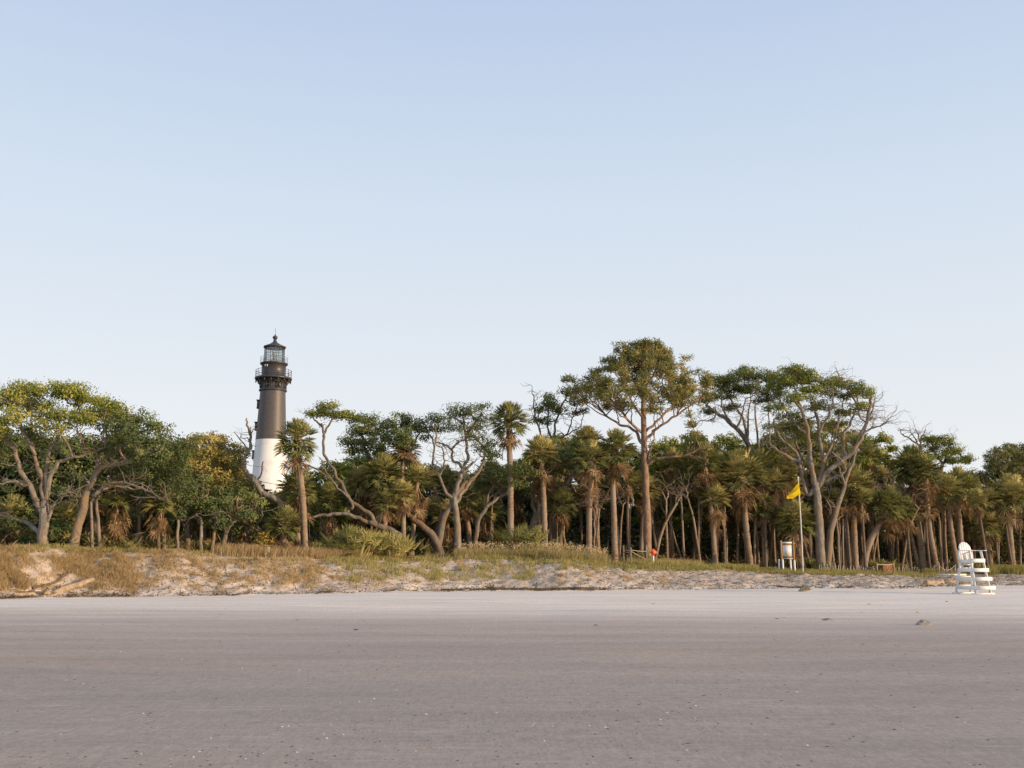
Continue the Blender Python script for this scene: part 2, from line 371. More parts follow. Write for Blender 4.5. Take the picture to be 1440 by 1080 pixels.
ty = toeY(X.ravel()); sN = (Y.ravel()-ty)/np.interp(X.ravel(), _tx, _cd)
back = ty - Y.ravel()
edge = 12 + 2.5*np.sin(X.ravel()*.03)
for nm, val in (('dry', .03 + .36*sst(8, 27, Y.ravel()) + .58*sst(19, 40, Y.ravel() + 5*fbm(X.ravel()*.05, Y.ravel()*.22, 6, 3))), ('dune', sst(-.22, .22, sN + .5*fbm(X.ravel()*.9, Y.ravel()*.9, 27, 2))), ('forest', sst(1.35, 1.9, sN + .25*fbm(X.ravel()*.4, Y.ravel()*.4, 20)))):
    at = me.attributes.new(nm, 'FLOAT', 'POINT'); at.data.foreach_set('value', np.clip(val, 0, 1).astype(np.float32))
go = obj('beach', me); go['kind'] = 'structure'; go['label'] = 'flat grey damp beach rising to a low pale dune'

# ------------------------------------------------------------------ tree builders
def P3(pts, Y, dy0=0, dy1=0):
    n = max(1, len(pts)-1); out = []
    for k, p in enumerate(pts):
        yy = Y + dy0 + (dy1-dy0)*k/n + (p[2] if len(p) > 2 else 0)
        out.append(W(p[0], p[1], yy))
    return np.array(out)
def gnarl(P, a):
    Q = P.copy(); n = len(P)
    if n > 3:
        j = RNG.normal(size=(n, 3))*a; Q[1:-1] += j[1:-1]
    return Q
def pad_leaves(mb, c, rx, ry, rz, dens=1.0, size=.13, tint=.5, spread=.16, flat=.6, per=46, targets=None):
    """one foliage mass: sub-clumps over an ellipsoid, each a burst of leaves"""
    n = max(6, int(16*dens*(rx*rz + rx*ry)))
    d = RNG.normal(size=(n, 3)); d /= np.linalg.norm(d, axis=1, keepdims=True)
    rad = RNG.random(n)**.42
    d[:, 2] = np.where(d[:, 2] < -.35, d[:, 2]*.5, d[:, 2])
    C = c + d*rad[:, None]*np.array((rx, ry, rz))
    C[:, 2] += RNG.normal(size=n)*.07
    tt = tint + spread*RNG.normal(size=n) + .16*(d[:, 2]*rad)  # tint rises towards the top: sunlit tops put into the leaf colour
    per_n = per
    G = np.clip(RNG.normal(size=(n*per_n, 3)), -1.55, 1.55)
    LC = np.repeat(C, per_n, 0) + G*np.array((.21, .21, .21*flat))*np.repeat(.7+.7*RNG.random(n), per_n)[:, None]
    G = G/np.linalg.norm(G, axis=1, keepdims=True)*.8 + np.repeat(d, per_n, 0)*.8 + np.array((0, 0, .25))
    lt = np.repeat(tt, per_n) + RNG.normal(size=n*per_n)*.06
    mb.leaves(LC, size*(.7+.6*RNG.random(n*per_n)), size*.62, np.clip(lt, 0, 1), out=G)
    return C
def twig(mb, a, b, r0, r1, sag=.15, n=5, k=4):
    a = np.array(a); b = np.array(b); L = np.linalg.norm(b-a)
    mid1 = a*.66+b*.34 + RNG.normal(size=3)*L*.09; mid2 = a*.33+b*.67 + RNG.normal(size=3)*L*.08
    P = smooth([a, mid1, mid2, b], k); mb.tube(P, np.linspace(r0, r1, len(P)), n, cap=False)
    return P
def sprigs(mb, P, num, Lr, r, up=.5):
    """bare side twigs along a limb, forking once"""
    n = len(P)
    for _ in range(num):
        k = RNG.integers(n//4, n); a = P[k]
        d = RNG.normal(size=3); d[2] = d[2]*.5+up; d /= np.linalg.norm(d); L = Lr*(.5+.8*RNG.random())
        Q = twig(mb, a, a+d*L, r, r*.35, n=4, k=3)
        for _ in range(2):
            q = Q[RNG.integers(len(Q)//3, len(Q))]; d2 = d*.6+RNG.normal(size=3)*.6; d2 /= np.linalg.norm(d2)
            twig(mb, q, q+d2*L*.5, r*.5, r*.2, n=3, k=2)

def tree(name, label, base, off, trunk, limbs, pads, leaf='oak_leaf', brk='bark_oak', r0=6, dens=1., size=.13, tint=.5, cat='tree', group=None, sprig=5, flat=.6, dmul=.75, bare=False, twg=4, spread=.16, per=46):
    """base px; off = metres behind the dune crest; trunk/limbs/pads in photograph pixels at the tree's own distance"""
    x = WX(base, 60); 
    for _ in range(3): Y = float(crestY(x)) + off; x = WX(base, Y)
    k = mpp(Y); z = gz(x, Y)
    o = thing(name, label, cat, (x, Y, z), group); O = np.array((x, Y, z))
    tp = P3(trunk, Y); tp = np.concatenate([[O - (0, 0, .25)], tp]) - O
    P = smooth(gnarl(smooth(tp, 3), .02), 3)
    rr = np.linspace(r0*1.05, r0*.72, len(P))*k; rr[:3] *= np.array((1.35, 1.2, 1.08))
    tb = MB(); tb.tube(P, rr, 10, wob=.12)
    obj('trunk', tb.mesh('trunk', M[brk], True), o)
    allp = [(P, None)]; lm = []
    for lb in limbs:
        ra, rb, pts = lb[:3]; dy = lb[3] if len(lb) > 3 else RNG.uniform(-1.8, 1.8)
        dy0 = lb[4] if len(lb) > 4 else 0
        q = P3(pts, Y, dy0, dy) - O
        Q = gnarl(smooth(q, 4), .035); Q = smooth(Q, 2)
        b = MB(); b.tube(Q, np.linspace(ra, rb, len(Q))*k*.86, 7, wob=.15)
        sprigs(b, Q, sprig, 1.1, .020, .35)
        lm.append(b); allp.append((Q, b))
    if pads:
        cb = MB()
        cand = np.concatenate([p[len(p)//3:] for p, b in allp[1:]] or [P[len(P)//2:]])
        own = np.concatenate([[i]*len(p[len(p)//3:]) for i, (p, b) in enumerate(allp[1:])] or [[-1]*len(P[len(P)//2:])]).astype(int)
        for pd in pads:
            px, py, rx, ry = pd[:4]; dy = pd[4] if len(pd) > 4 else RNG.uniform(-1.5, 1.5); tn = pd[5] if len(pd) > 5 else tint
            c = W(px, py, Y+dy) - O
            C = pad_leaves(cb, c, rx*k, max(rx*k*dmul, .6), ry*k, dens, size, tn, spread, flat, per)
            dd = np.linalg.norm(cand - c, axis=1); i = int(np.argmin(dd)); a = cand[i]
            b = lm[own[i]] if own[i] >= 0 else tb
            root = twig(b, a, c - (0, 0, ry*k*.4), .055, .028) if dd[i] > .5 else cand[max(0, i-2):i+1]
            for t in C[RNG.integers(0, len(C), twg)]:
                twig(b, root[RNG.integers(len(root)//2, len(root))], t, .026, .010, n=4, k=3)
        obj('crown', cb.mesh('crown', M[leaf]), o)
    if limbs and pads or limbs:
        for b in lm: obj('limb', b.mesh('limb', M[brk], True), o)
    if pads and not limbs: # twigs of a limbless bush tree went into tb after its mesh was made: rebuild
        o.children[0].data = tb.mesh('trunk', M[brk], True)
    return o

# palm parts ---------------------------------------------------------
def fan(mb, org, az, el, plen, blen, droop, nl, wid, tint, spreadA=1.85, fold=.25):
    ca, sa, ce, se = math.cos(az), math.sin(az), math.cos(el), math.sin(el)
    d = np.array((ca*ce, sa*ce, se)); up = np.array((-ca*se, -sa*se, ce)); sd = np.cross(d, up)
    p0 = np.array(org); p2 = p0 + d*plen + np.array((0, 0, -droop*plen*.25)); p1 = (p0+p2)/2 + up*plen*.06
    w = .022
    V = [p0-sd*w*1.6, p0+sd*w*1.6, p1-sd*w, p1+sd*w, p2-sd*w, p2+sd*w]
    mb.add(V, [(0, 1, 3, 2), (2, 3, 5, 4)], tint=min(1, tint+.25))
    d2 = d + np.array((0, 0, -droop*.34)); d2 /= np.linalg.norm(d2); up2 = np.cross(sd, d2)*-1
    if np.dot(up2, up) < 0: up2 = -up2
    ph = np.linspace(-spreadA, spreadA, nl) + RNG.normal(size=nl)*.05
    L = blen*(.62+.38*np.cos(ph*.62))*(.9+.2*RNG.random(nl))
    dr = np.cos(ph)[:, None]*d2 + np.sin(ph)[:, None]*sd + up2*(fold*np.abs(np.sin(ph)))[:, None]
    dr /= np.linalg.norm(dr, axis=1, keepdims=True)
    mid = p2 + dr*(L*.58)[:, None]; tip = mid + (dr*.8 + np.array((0, 0, -1.))*(droop*.34+.10*RNG.random(nl))[:, None])*(L*.45)[:, None]
    pw = np.cross(dr, up2); pw /= (np.linalg.norm(pw, axis=1, keepdims=True)+1e-9); pw = pw*.75 + up2*.35*np.where(np.arange(nl) % 2, 1, -1)[:, None]
    w0, w1, w2 = wid*.35, wid*.5, wid*.08
    V = np.stack([p2-pw*w0, p2+pw*w0, mid-pw*w1, mid+pw*w1, tip-pw*w2, tip+pw*w2], 1).reshape(-1, 3)
    b = np.arange(nl)[:, None]*6
    q = np.concatenate([b+np.array((0, 1, 3, 2)), b+np.array((2, 3, 5, 4))])
    mb.add(V, q, tint=np.clip(tint+RNG.normal(size=len(q))*.08, 0, 1))
def crown_mesh(nf=46, lo=-.55, seed=0, young=False):
    mb = MB()
    for i in range(nf):
        s = (i+.5)/nf; el = math.asin(1 - (1-math.sin(lo))*s**1.0) + RNG.normal()*.12
        az = i*2.39996 + RNG.normal()*.3
        h = (math.sin(el)+.6)/1.6
        fan(mb, (.05*math.cos(az), .05*math.sin(az), .12*h-.05), az, el, .30+.36*RNG.random()**.7, .33+.08*RNG.random(), .05+.40*(1-h)+.18*RNG.random(), 17, .042, .25+.50*RNG.random()+.16*h, 2.0, .38)
    for i in range(6):
        az = RNG.random()*6.28; fan(mb, (0, 0, .1), az, 1.15+.35*RNG.random(), .55, .36, .05, 9, .04, .8, .5)
    return mb.mesh('crown', M['palm'])
def dead_mesh(nf=26, depth=1.0, wide=1.0):
    mb = MB()
    for i in range(nf):
        el = -(.45+1.0*RNG.random()); az = i*2.39996+RNG.normal()*.4
        fan(mb, (.09*math.cos(az), .09*math.sin(az), -.12-.42*depth*RNG.random()), az, el/wide, .26+.30*RNG.random(), .34+.14*RNG.random(), .75+.4*RNG.random(), 12, .042, .05+.85*RNG.random(), 1.3+.4*RNG.random(), .5)
    return mb.mesh('dead_fronds', M['palm_dead'])
CROWNS = [crown_mesh(74+5*i, -.45-.14*(i % 3)) for i in range(6)]
CROWN_BALL = [crown_mesh(104, -.85) for i in range(3)]
DEADS = [dead_mesh(10, .6), dead_mesh(16, 1.0), dead_mesh(22, 1.4), dead_mesh(34, 2.2)]
BROWNC = []
for _ in range(2):
    mb = MB()
    for i in range(44):
        az = i*2.4; el = -.9+1.9*RNG.random(); fan(mb, (0, 0, 0), az, el, .45+.15*RNG.random(), .45, .8, 13, .05, .25+.6*RNG.random(), 1.6)
    BROWNC.append(mb.mesh('dead_fronds', M['palm_dead']))
def palm_trunk(P, r, n=10, rough=.10, mat='bark_palm'):
    Q = smooth(P, max(4, int(44/len(P)))); k = len(Q)
    t = np.linspace(0, 1, k); rr = r*(1.0 - .12*t + .28*np.exp(-t*14) + .16*np.exp(-(1-t)*12))*(1 + rough*.55*np.where(np.arange(k) % 2, 1, -1)*(.5+.5*RNG.random(k)) + RNG.normal(size=k)*.025)
    mb = MB(); mb.tube(Q, rr, n, wob=.10)
    # frond stubs under the crown
    for i in range(16):
        a = RNG.random()*6.28; s = Q[-1-RNG.integers(0, 4)]; d = np.array((math.cos(a), math.sin(a), .9))
        mb.beam(s + d*r*.6, s + d*(r*.9+.16), .05, .03)
    return mb.mesh('trunk', M[mat], True)
def palm(label, base, off, top, crown, Rpx, mid=None, dead=1, w=4.2, group=None, ball=False, brown=False, brk=None, cat='palm tree', tilt=.12):
    x = WX(base, 62)
    for _ in range(3): Y = float(crestY(x)) + off; x = WX(base, Y)
    k = mpp(Y); z = gz(x, Y); O = np.array((x, Y, z))
    o = thing('sabal_palm', label, cat, (x, Y, z), group)
    dyy = RNG.uniform(-.5, .5)
    c = W(crown[0], crown[1], Y+dyy) - O
    pts = [(0, 0, -.25)]
    if mid: pts.append(W(mid[0], mid[1], Y+dyy*.4) - O)
    pts.append(W(top[0], top[1], Y+dyy*.8) - O); pts.append(c*1.0 - (0, 0, .12))
    obj('trunk', palm_trunk(np.array(pts), w*k), o)
    if not brown:
        cr = obj('crown', (CROWN_BALL if ball else CROWNS)[RNG.integers(0, 3 if ball else 6)], o, c); s = Rpx*k*.93
        cr.scale = (s, s, s*RNG.uniform(.9, 1.02)); cr.rotation_euler = (RNG.normal()*tilt, RNG.normal()*tilt, RNG.random()*6.28)
    else:
        cr = obj('crown', CROWNS[RNG.integers(0, 6)], o, c + np.array((0, 0, .3))); s = Rpx*k*.7; cr.scale = (s, s, s*.8)
        cr = obj('dead_fronds', BROWNC[RNG.integers(0, 2)], o, c); s = Rpx*k; cr.scale = (s, s, s)
    if dead and not brown:
        de = obj('dead_fronds', DEADS[dead-1], o, c); s = Rpx*k*.84; de.scale = (s, s, s*1.15); de.rotation_euler[2] = RNG.random()*6.28
    return o

# ------------------------------------------------------------------ the named front trees (photograph pixels at each tree's own distance)
FO = 'live oaks along the edge of the dune'
# spreading sunlit oak
tree('live_oak', 'tall spreading oak with a fan of pale limbs and yellow-green top, beside the leaning oak', 60, 1.6, [(60, 753), (62, 722), (63, 705)],
     [(5, 1.6, [(61, 722), (45, 690), (28, 660), (20, 633), (3, 618), (-20, 600)]), (4.5, 1.4, [(63, 706), (58, 667), (50, 647), (43, 610), (46, 575)]),
      (4.6, 1.4, [(63, 708), (72, 670), (90, 647), (117, 640), (147, 630)]), (3.8, 1.2, [(65, 690), (68, 643), (80, 617), (100, 590), (118, 565)]),
      (4, 2, [(57, 752), (37, 735), (15, 729), (-10, 722), (-40, 716)]), (2.4, .8, [(38, 683), (18, 677), (-15, 680)]), (2.4, .7, [(66, 735), (75, 710), (95, 697), (114, 698)]), (3, 1, [(50, 640), (30, 600), (18, 565)])],
     [(-40, 575, 40, 22), (5, 562, 34, 18), (48, 548, 36, 15, -.5, .62), (82, 553, 30, 14), (118, 560, 34, 15), (150, 571, 30, 13), (20, 588, 24, 15, -1.5, .66), (70, 582, 26, 12), (108, 588, 34, 13, -1.4, .68), (75, 600, 30, 10, -1.6, .68), (40, 607, 20, 10), (3, 600, 22, 14, -1, .62),
      (45, 570, 40, 14, 1.5), (130, 585, 34, 16, 1.5), (-30, 610, 30, 18), (60, 618, 26, 9, 1.6, .4), (0, 640, 24, 12, 2, .4), (165, 580, 24, 12, 2), (28, 549, 30, 12, 1.2), (100, 549, 30, 11, 1)],
     r0=7.5, group=FO, sprig=16, tint=.56, brk='bark_pale', size=.125)
# leaning oak
tree('live_oak', 'live oak leaning towards the lighthouse with a dense dark green crown and bare lower branch', 101, 1.5, [(113, 727), (121, 700), (127, 680)],
     [(4.5, 1.5, [(127, 682), (136, 660), (148, 645), (175, 628), (195, 610)]), (4, 1.4, [(126, 690), (140, 662), (165, 653), (195, 649), (230, 630)], -1.2), (2.6, .8, [(130, 698), (150, 682), (180, 679), (213, 693), (240, 706)], -1.5), (2.4, .8, [(134, 695), (160, 683), (188, 688), (220, 690)], .8),
      (3.4, 1, [(136, 660), (142, 625), (152, 600)]), (2.8, 1, [(165, 653), (200, 640), (225, 612)], 1.2)],
     [(142, 628, 20, 11), (160, 600, 34, 14), (185, 590, 34, 14, .5, .62), (212, 602, 32, 16, 0, .58), (225, 622, 30, 15, -.8, .55), (190, 618, 34, 13, -1.2), (240, 640, 30, 20, 0), (212, 645, 36, 15), (180, 640, 30, 12, 1), (245, 665, 28, 18, .5), (205, 665, 34, 14, 1), (150, 580, 26, 12, 1.5), (258, 625, 22, 16, 1), (235, 685, 30, 13, 1.2, .4), (200, 685, 26, 10, 2, .35), (165, 660, 22, 9, 2, .3)],
     r0=6.2, group=FO, sprig=16, leaf='oak_dark', tint=.52, brk='bark_pale', size=.12)
def bush(label, px, top, hw, off, low=740, leaf='oak_dark', tint=.5, name='live_oak', group=None, stems=3, dens=.8, size=.15, r0=4, cat='tree', rows=None, spread=.15, per=44):
    H = low-top; pads = []
    n = max(6, int(hw*H/300))
    for i in range(n):
        t = (i+.5)/n; a = i*2.39996
        yy = top + H*(.12+.80*t); wd = hw*math.sqrt(max(.15, 1-((yy-top-H*.62)/(H*.68))**2))
        r = RNG.uniform(.36, .55)*hw
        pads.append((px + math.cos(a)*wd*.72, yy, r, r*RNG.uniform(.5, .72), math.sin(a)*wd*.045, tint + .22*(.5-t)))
    pads.append((px+hw*.05, top+hw*.22, hw*.5, hw*.26, 0, tint+.15))
    limbs = []
    for s in range(stems):
        q = (s-(stems-1)/2)*hw*.5
        limbs.append((r0*.7, .8, [(px, low+6), (px+q*.6, (low*2+top)/3), (px+q*1.3, (low+top)/2), (px+q*1.5, top+H*.25)]))
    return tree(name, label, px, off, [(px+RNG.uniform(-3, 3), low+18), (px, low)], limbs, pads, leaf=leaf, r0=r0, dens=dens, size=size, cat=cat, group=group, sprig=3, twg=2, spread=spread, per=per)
bush('small dark oak on a slim pale stem, between the leaning oak and the dead snag', 262, 672, 42, 3.5, 738, tint=.45, dens=.8)
bush('low dark oak with a broad green dome just before the dead snag', 318, 684, 40, 3.2, 745, tint=.5, stems=4)
bush('yellowing round-topped thicket tree rising over the dark oaks beside the white tower base', 285, 606, 50, 7, 720, 'oak_gold', .68, stems=3, name='thicket_tree')
bush('yellowish shaggy tree with thin upright stems directly left of the lighthouse', 322, 622, 32, 7, 730, 'oak_gold', .62, stems=5, name='thicket_tree')
bush('short dark bush crowding the foot of the dead snag', 352, 696, 24, 4.5, 762, tint=.45, name='bush', cat='bush')
# dead snag before the lighthouse
tree('dead_tree', 'bare grey dead tree with a crooked trunk and antler top in front of the lighthouse', 402, 3.5, [(396, 715), (385, 700), (368, 692), (358, 675), (351, 668)],
     [(4.2, 2, [(358, 677), (344, 660), (342, 651), (348, 636), (352, 630)], .3), (2.6, 1, [(352, 632), (351, 610), (347, 595), (346, 588)], .3, .3), (1.6, .6, [(349, 634), (341, 622), (329, 608)], .6, .3), (1.2, .5, [(351, 612), (356, 604), (361, 603)], .2, .3), (1.2, .5, [(352, 625), (348, 616), (342, 617)], .5, .3), (1.5, .6, [(352, 632), (353, 616), (352, 600)], .1, .3)], [], r0=4.6, brk='bark_pale', sprig=1)
# sprawling oak
tree('live_oak', 'sprawling oak bent nearly to the grass, with a long bare limb and small flat cap', 581, 1.2, [(574, 768), (562, 754), (550, 746), (531, 739)],
     [(4, 1.8, [(533, 740), (511, 732), (485, 723), (461, 724), (435, 728), (415, 735)], -.8), (3.8, 1.7, [(531, 739), (518, 722), (498, 708), (482, 685), (467, 657), (456, 638), (455, 607), (452, 596)], .6),
      (2.6, 1.1, [(487, 722), (495, 712), (491, 701), (474, 686), (459, 670), (440, 658), (422, 650)], -.5), (1.8, .7, [(474, 686), (462, 668), (455, 655), (450, 645)], -.9, -.4), (2.4, .9, [(455, 615), (462, 598), (475, 585)], .4, .6), (1.8, .8, [(453, 600), (443, 590), (436, 583)], .7, .6)],
     [(459, 578, 22, 9, .6, .62), (443, 582, 14, 7, .6), (478, 584, 17, 8, .8), (489, 583, 12, 6, 1), (462, 571, 15, 5, .9, .7)], r0=5.6, group=FO, sprig=3, dmul=.9)
# second low oak
tree('live_oak', 'twisting oak with airy dark crown in several tiers behind the sprawling oak', 625, 1.8, [(612, 758), (596, 741), (578, 728)],
     [(4.6, 1.8, [(580, 729), (566, 712), (558, 685), (540, 664), (522, 645), (513, 632), (509, 615), (500, 604)], 1.2), (2.4, .9, [(540, 664), (528, 640), (540, 620), (556, 605)], 1.8, .8), (2.2, .9, [(516, 637), (500, 630), (488, 622)], .6, 1), (2.2, .8, [(509, 615), (512, 600), (520, 588)], 1, 1), (2.2, .8, [(556, 690), (575, 640), (590, 610), (602, 596)], 2)],
     [(508, 588, 24, 9), (522, 593, 16, 8), (505, 606, 24, 9), (530, 606, 22, 10), (494, 621, 22, 9), (515, 622, 22, 9), (545, 617, 24, 13), (545, 597, 22, 8), (567, 592, 22, 10), (580, 600, 18, 9), (560, 608, 22, 9), (530, 632, 22, 8), (570, 620, 18, 8), (497, 635, 20, 7)],
     r0=5.4, group=FO, sprig=6, leaf='oak_dark', tint=.5, dmul=.8)
# tall open forked oak
tree('live_oak', 'open forked oak with S-shaped limbs and thin lacy crown, beside the tallest front palm', 644, 2.2, [(643, 740), (640, 712), (638, 694)],
     [(4, 1.8, [(639, 700), (645, 676), (652, 664), (660, 655), (666, 650)], -.6), (3.6, 1.2, [(645, 678), (651, 660), (657, 640), (655, 613), (651, 590), (646, 580)]), (2.8, .9, [(652, 660), (646, 652), (637, 648), (635, 632), (622, 625), (612, 621)]), (3.2, 1, [(638, 702), (626, 690), (618, 670), (609, 650), (610, 625), (601, 605)]), (2, .8, [(618, 670), (624, 652), (622, 634), (612, 623)]),
      (2.4, .9, [(656, 615), (670, 616), (686, 636), (697, 640)]), (2.2, .8, [(655, 608), (668, 596), (676, 582)]), (2.2, .8, [(652, 595), (640, 588), (632, 585)]), (4, 2, [(640, 712), (650, 692), (664, 676), (677, 656)], .5), (2, .7, [(635, 632), (648, 620), (672, 618)], 1)],
     [(596, 592, 22, 9), (616, 588, 24, 10), (638, 580, 22, 10), (656, 577, 24, 10), (676, 572, 18, 8), (670, 588, 20, 9), (606, 604, 22, 8), (628, 600, 24, 9), (650, 600, 20, 8), (672, 603, 22, 9), (686, 586, 16, 10), (600, 616, 16, 7), (680, 618, 12, 7), (690, 624, 14, 6), (660, 612, 16, 6), (590, 606, 14, 7)],
     r0=5, group=FO, sprig=14, leaf='oak_dark', tint=.45, dens=.62, brk='bark_pale', size=.115)
tree('live_oak', 'leaning bare oak stem with a low forked trunk behind the tall open oak', 614, 3.2, [(622, 735), (635, 711), (644, 690)], [(4.4, 2, [(643, 692), (655, 678), (666, 672), (676, 660), (682, 640)], 1), (2, .8, [(616, 745), (619, 715), (612, 690)], 1)], [(690, 640, 16, 8), (676, 630, 12, 6)], r0=5, group=FO, sprig=3, leaf='oak_dark')
tree('live_oak', 'slim curving oak stem arching up behind the tallest front palm', 666, 2.4, [(672, 735), (684, 714)], [(3, 1.2, [(684, 714), (700, 700), (713, 694), (732, 678), (742, 668)], 1), (2, .8, [(684, 714), (690, 690), (704, 672)], 1.6)], [(700, 668, 26, 12), (735, 662, 26, 12), (720, 680, 24, 9)], r0=3.4, sprig=3, leaf='oak_dark', tint=.42)
# big diagonal oak behind the palms
tree('live_oak', 'thick diagonal oak limb sweeping up through shade behind the paired palms', 742, 5, [(754, 729), (777, 711), (786, 690)],
     [(5.4, 2.4, [(786, 690), (796, 680), (808, 668), (830, 664), (850, 670)], -.4), (3, 1, [(777, 712), (800, 710), (828, 706), (850, 716)], -1), (3, 1.1, [(806, 668), (815, 645), (822, 625)]), (4, 1.4, [(756, 728), (748, 705), (756, 680), (770, 662)])],
     [(790, 640, 34, 16), (820, 630, 30, 16), (760, 645, 30, 14), (775, 625, 30, 12, 1, .7), (845, 640, 28, 15), (800, 655, 30, 10, 2), (740, 660, 24, 12)], r0=6.5, sprig=6, leaf='oak_dark', tint=.48, dens=.9)
# sparse tops between palm and pine
tree('live_oak', 'thin upright oak with small separate leaf tufts and a bare twig mast on the skyline', 775, 9, [(776, 690), (778, 640), (780, 612)],
     [(2, .8, [(779, 618), (783, 590), (795, 560), (797, 550)]), (2, .8, [(779, 622), (770, 598), (772, 570)]), (1.6, .6, [(776, 640), (760, 610), (757, 578)]), (1.5, .5, [(760, 612), (752, 585), (751, 558), (748, 548)], -.4), (1.6, .6, [(781, 615), (796, 612), (806, 590), (812, 570)]), (1.2, .4, [(797, 612), (815, 600), (822, 580)])],
     [(774, 566, 15, 8), (762, 576, 15, 8), (780, 573, 16, 7), (796, 552, 12, 8), (773, 556, 8, 4), (788, 578, 14, 6), (758, 590, 14, 6), (808, 566, 14, 8), (814, 578, 12, 6), (770, 592, 12, 5)], r0=2.8, sprig=12, leaf='oak_dark', tint=.5, dens=.95)
bush('yellow-topped rounded oak in the gap below the skyline tufts', 782, 612, 34, 10, 690, 'oak_gold', .55)

# pine -----------------------------------------------------------------
def needles(mb, C, n, L, tint):
    k = len(C); N = k*n
    d = RNG.normal(size=(N, 3)); d[:, 2] = d[:, 2]*.8+.35; d /= np.linalg.norm(d, axis=1, keepdims=True)
    c = np.repeat(C, n, 0) + RNG.normal(size=(N, 3))*.10; s = np.cross(d, RNG.normal(size=(N, 3))); s /= np.linalg.norm(s, axis=1, keepdims=True)
    LL = L*(.7+.6*RNG.random(N))[:, None]; w = .024
    V = np.stack([c-s*w*.6, c+s*w*.6, c+d*LL+s*w, c+d*LL-s*w], 1).reshape(-1, 3)
    mb.add(V, np.arange(N*4).reshape(-1, 4), tint=np.clip(np.repeat(tint, n)+RNG.normal(size=N)*.1, 0, 1))
def pine(label, base, off, trunk, limbs, env, npuff, r0, tint=.5, lw=.3, group=None, per=18, leaf='pine'):
    x = WX(base, 68)
    for _ in range(3): Y = float(crestY(x)) + off; x = WX(base, Y)
    k = mpp(Y); z = gz(x, Y); O = np.array((x, Y, z))
    o = thing('pine_tree', label, 'tree', tuple(O), group)
    P = smooth(np.concatenate([[(0, 0, -.25)], P3(trunk, Y) - O]), 5); P = gnarl(P, .015)
    t = np.linspace(0, 1, len(P)); tb = MB(); tb.tube(P, r0*k*(1.08-.72*t**1.3), 10, wob=.12)
    lms = []; cand = [P[int(len(P)*.62):]]; own = [-1]*len(cand[0])
    for lb in limbs:
        q = P3(lb[2], Y, 0, lb[3] if len(lb) > 3 else RNG.uniform(-2.2, 2.2)) - O
        Q = smooth(gnarl(smooth(q, 4), .05), 2); b = MB(); b.tube(Q, np.linspace(lb[0], lb[1], len(Q))*k, 7, wob=.12); sprigs(b, Q, 5, 1.0, .022, .3)
        cand.append(Q[len(Q)//4:]); own += [len(lms)]*len(cand[-1]); lms.append(b)
    cand = np.concatenate(cand)
    ys = np.array([e[0] for e in env]); hw = np.array([e[1] for e in env]); cx = np.array([e[2] for e in env])
    cb = MB(); tips = []
    # secondary boughs off trunk and limbs, each ending in a spray of side shoots
    for i in range(npuff):
        yy = ys[0] + (ys[-1]-ys[0])*(1-(1-(i+.5)/npuff)**1.1); h = np.interp(yy, ys, hw); az = i*2.39996; rr = (.25+.75*RNG.random()**.5)
        e = W(np.interp(yy, ys, cx)+math.cos(az)*h*rr, yy, Y+math.sin(az)*h*rr*k*.9) - O
        lo_ = e - np.array((0, 0, .9 + .35*h*rr*k)); j = int(np.argmin(np.linalg.norm((cand-lo_)*np.array((.8, .8, 1.3)), axis=1))); b = lms[own[j]] if own[j] >= 0 else tb
        a_ = cand[j]; mid = a_*.45+e*.55; mid[2] = a_[2]*.62+e[2]*.38; Q = smooth(gnarl(smooth([a_, mid, e], 4), .04), 2); b.tube(Q, np.linspace(.05, .016, len(Q)), 5, cap=False)
        tips.append((e, b, Q))
        for _ in range(4):
            q = Q[RNG.integers(len(Q)//2, len(Q))]; d = (e-a_); d[2] = 0; d = d/(np.linalg.norm(d)+1e-6)*.5 + RNG.normal(size=3)*np.array((.55, .55, .12)); t = q + d*RNG.uniform(.5, 1.0) + (0, 0, .22)
            T_ = twig(b, q, t, .018, .007, n=4, k=2); tips.append((t, b, T_))
    for t, b, Q in tips:
        m = 5; C = t + RNG.normal(size=(m, 3))*np.array((.18, .18, .07)); needles(cb, C, per, lw, .5*np.ones(m)+(tint-.5)+.16*RNG.normal())
        for e in C[:2]: b.tube(np.array([Q[-2], e]), (.012, .006), 3, cap=False)
    obj('trunk', tb.mesh('trunk', M['bark_pine'], True), o); obj('crown', cb.mesh('crown', M[leaf]), o)
    for b in lms: obj('limb', b.mesh('limb', M['bark_pine'], True), o)
    return o
pine('tallest pine with straight scaly trunk and broad triangular crown, above the orange sign', 911, 3.0, [(910, 740), (907, 660), (905, 600), (904, 545), (903, 488)],
     [(2.4, .8, [(905, 625), (890, 604), (866, 594), (840, 573), (826, 556)], 1), (2.2, .8, [(905, 610), (884, 590), (862, 566), (848, 548)], -1.5), (2.4, .8, [(907, 622), (920, 606), (938, 592), (966, 573), (990, 558)], -1), (2.2, .8, [(907, 608), (928, 590), (950, 566), (965, 548)], 1.8),
      (2, .7, [(905, 592), (890, 568), (878, 545)], -1), (2.6, .8, [(905, 585), (920, 562), (932, 540)], 1), (2.2, .7, [(904, 560), (892, 535), (884, 518)], 1.2), (2.2, .7, [(904, 556), (915, 532), (926, 515)], -1.2), (1.8, .6, [(904, 530), (897, 508), (890, 498)]), (1.8, .6, [(904, 528), (911, 508), (918, 498)]),
      (2.2, .8, [(908, 655), (922, 646), (938, 643), (965, 640), (985, 631), (1004, 627)], -1.5), (2, .7, [(907, 655), (914, 635), (920, 615)], -.5), (1.8, .7, [(965, 640), (985, 645), (995, 648)], -1.8)],
     [(483, 10, 903), (491, 28, 904), (503, 42, 905), (517, 62, 904), (530, 90, 903), (541, 106, 905), (553, 106, 908), (562, 80, 910)], 60, 5.6, .5, .25)

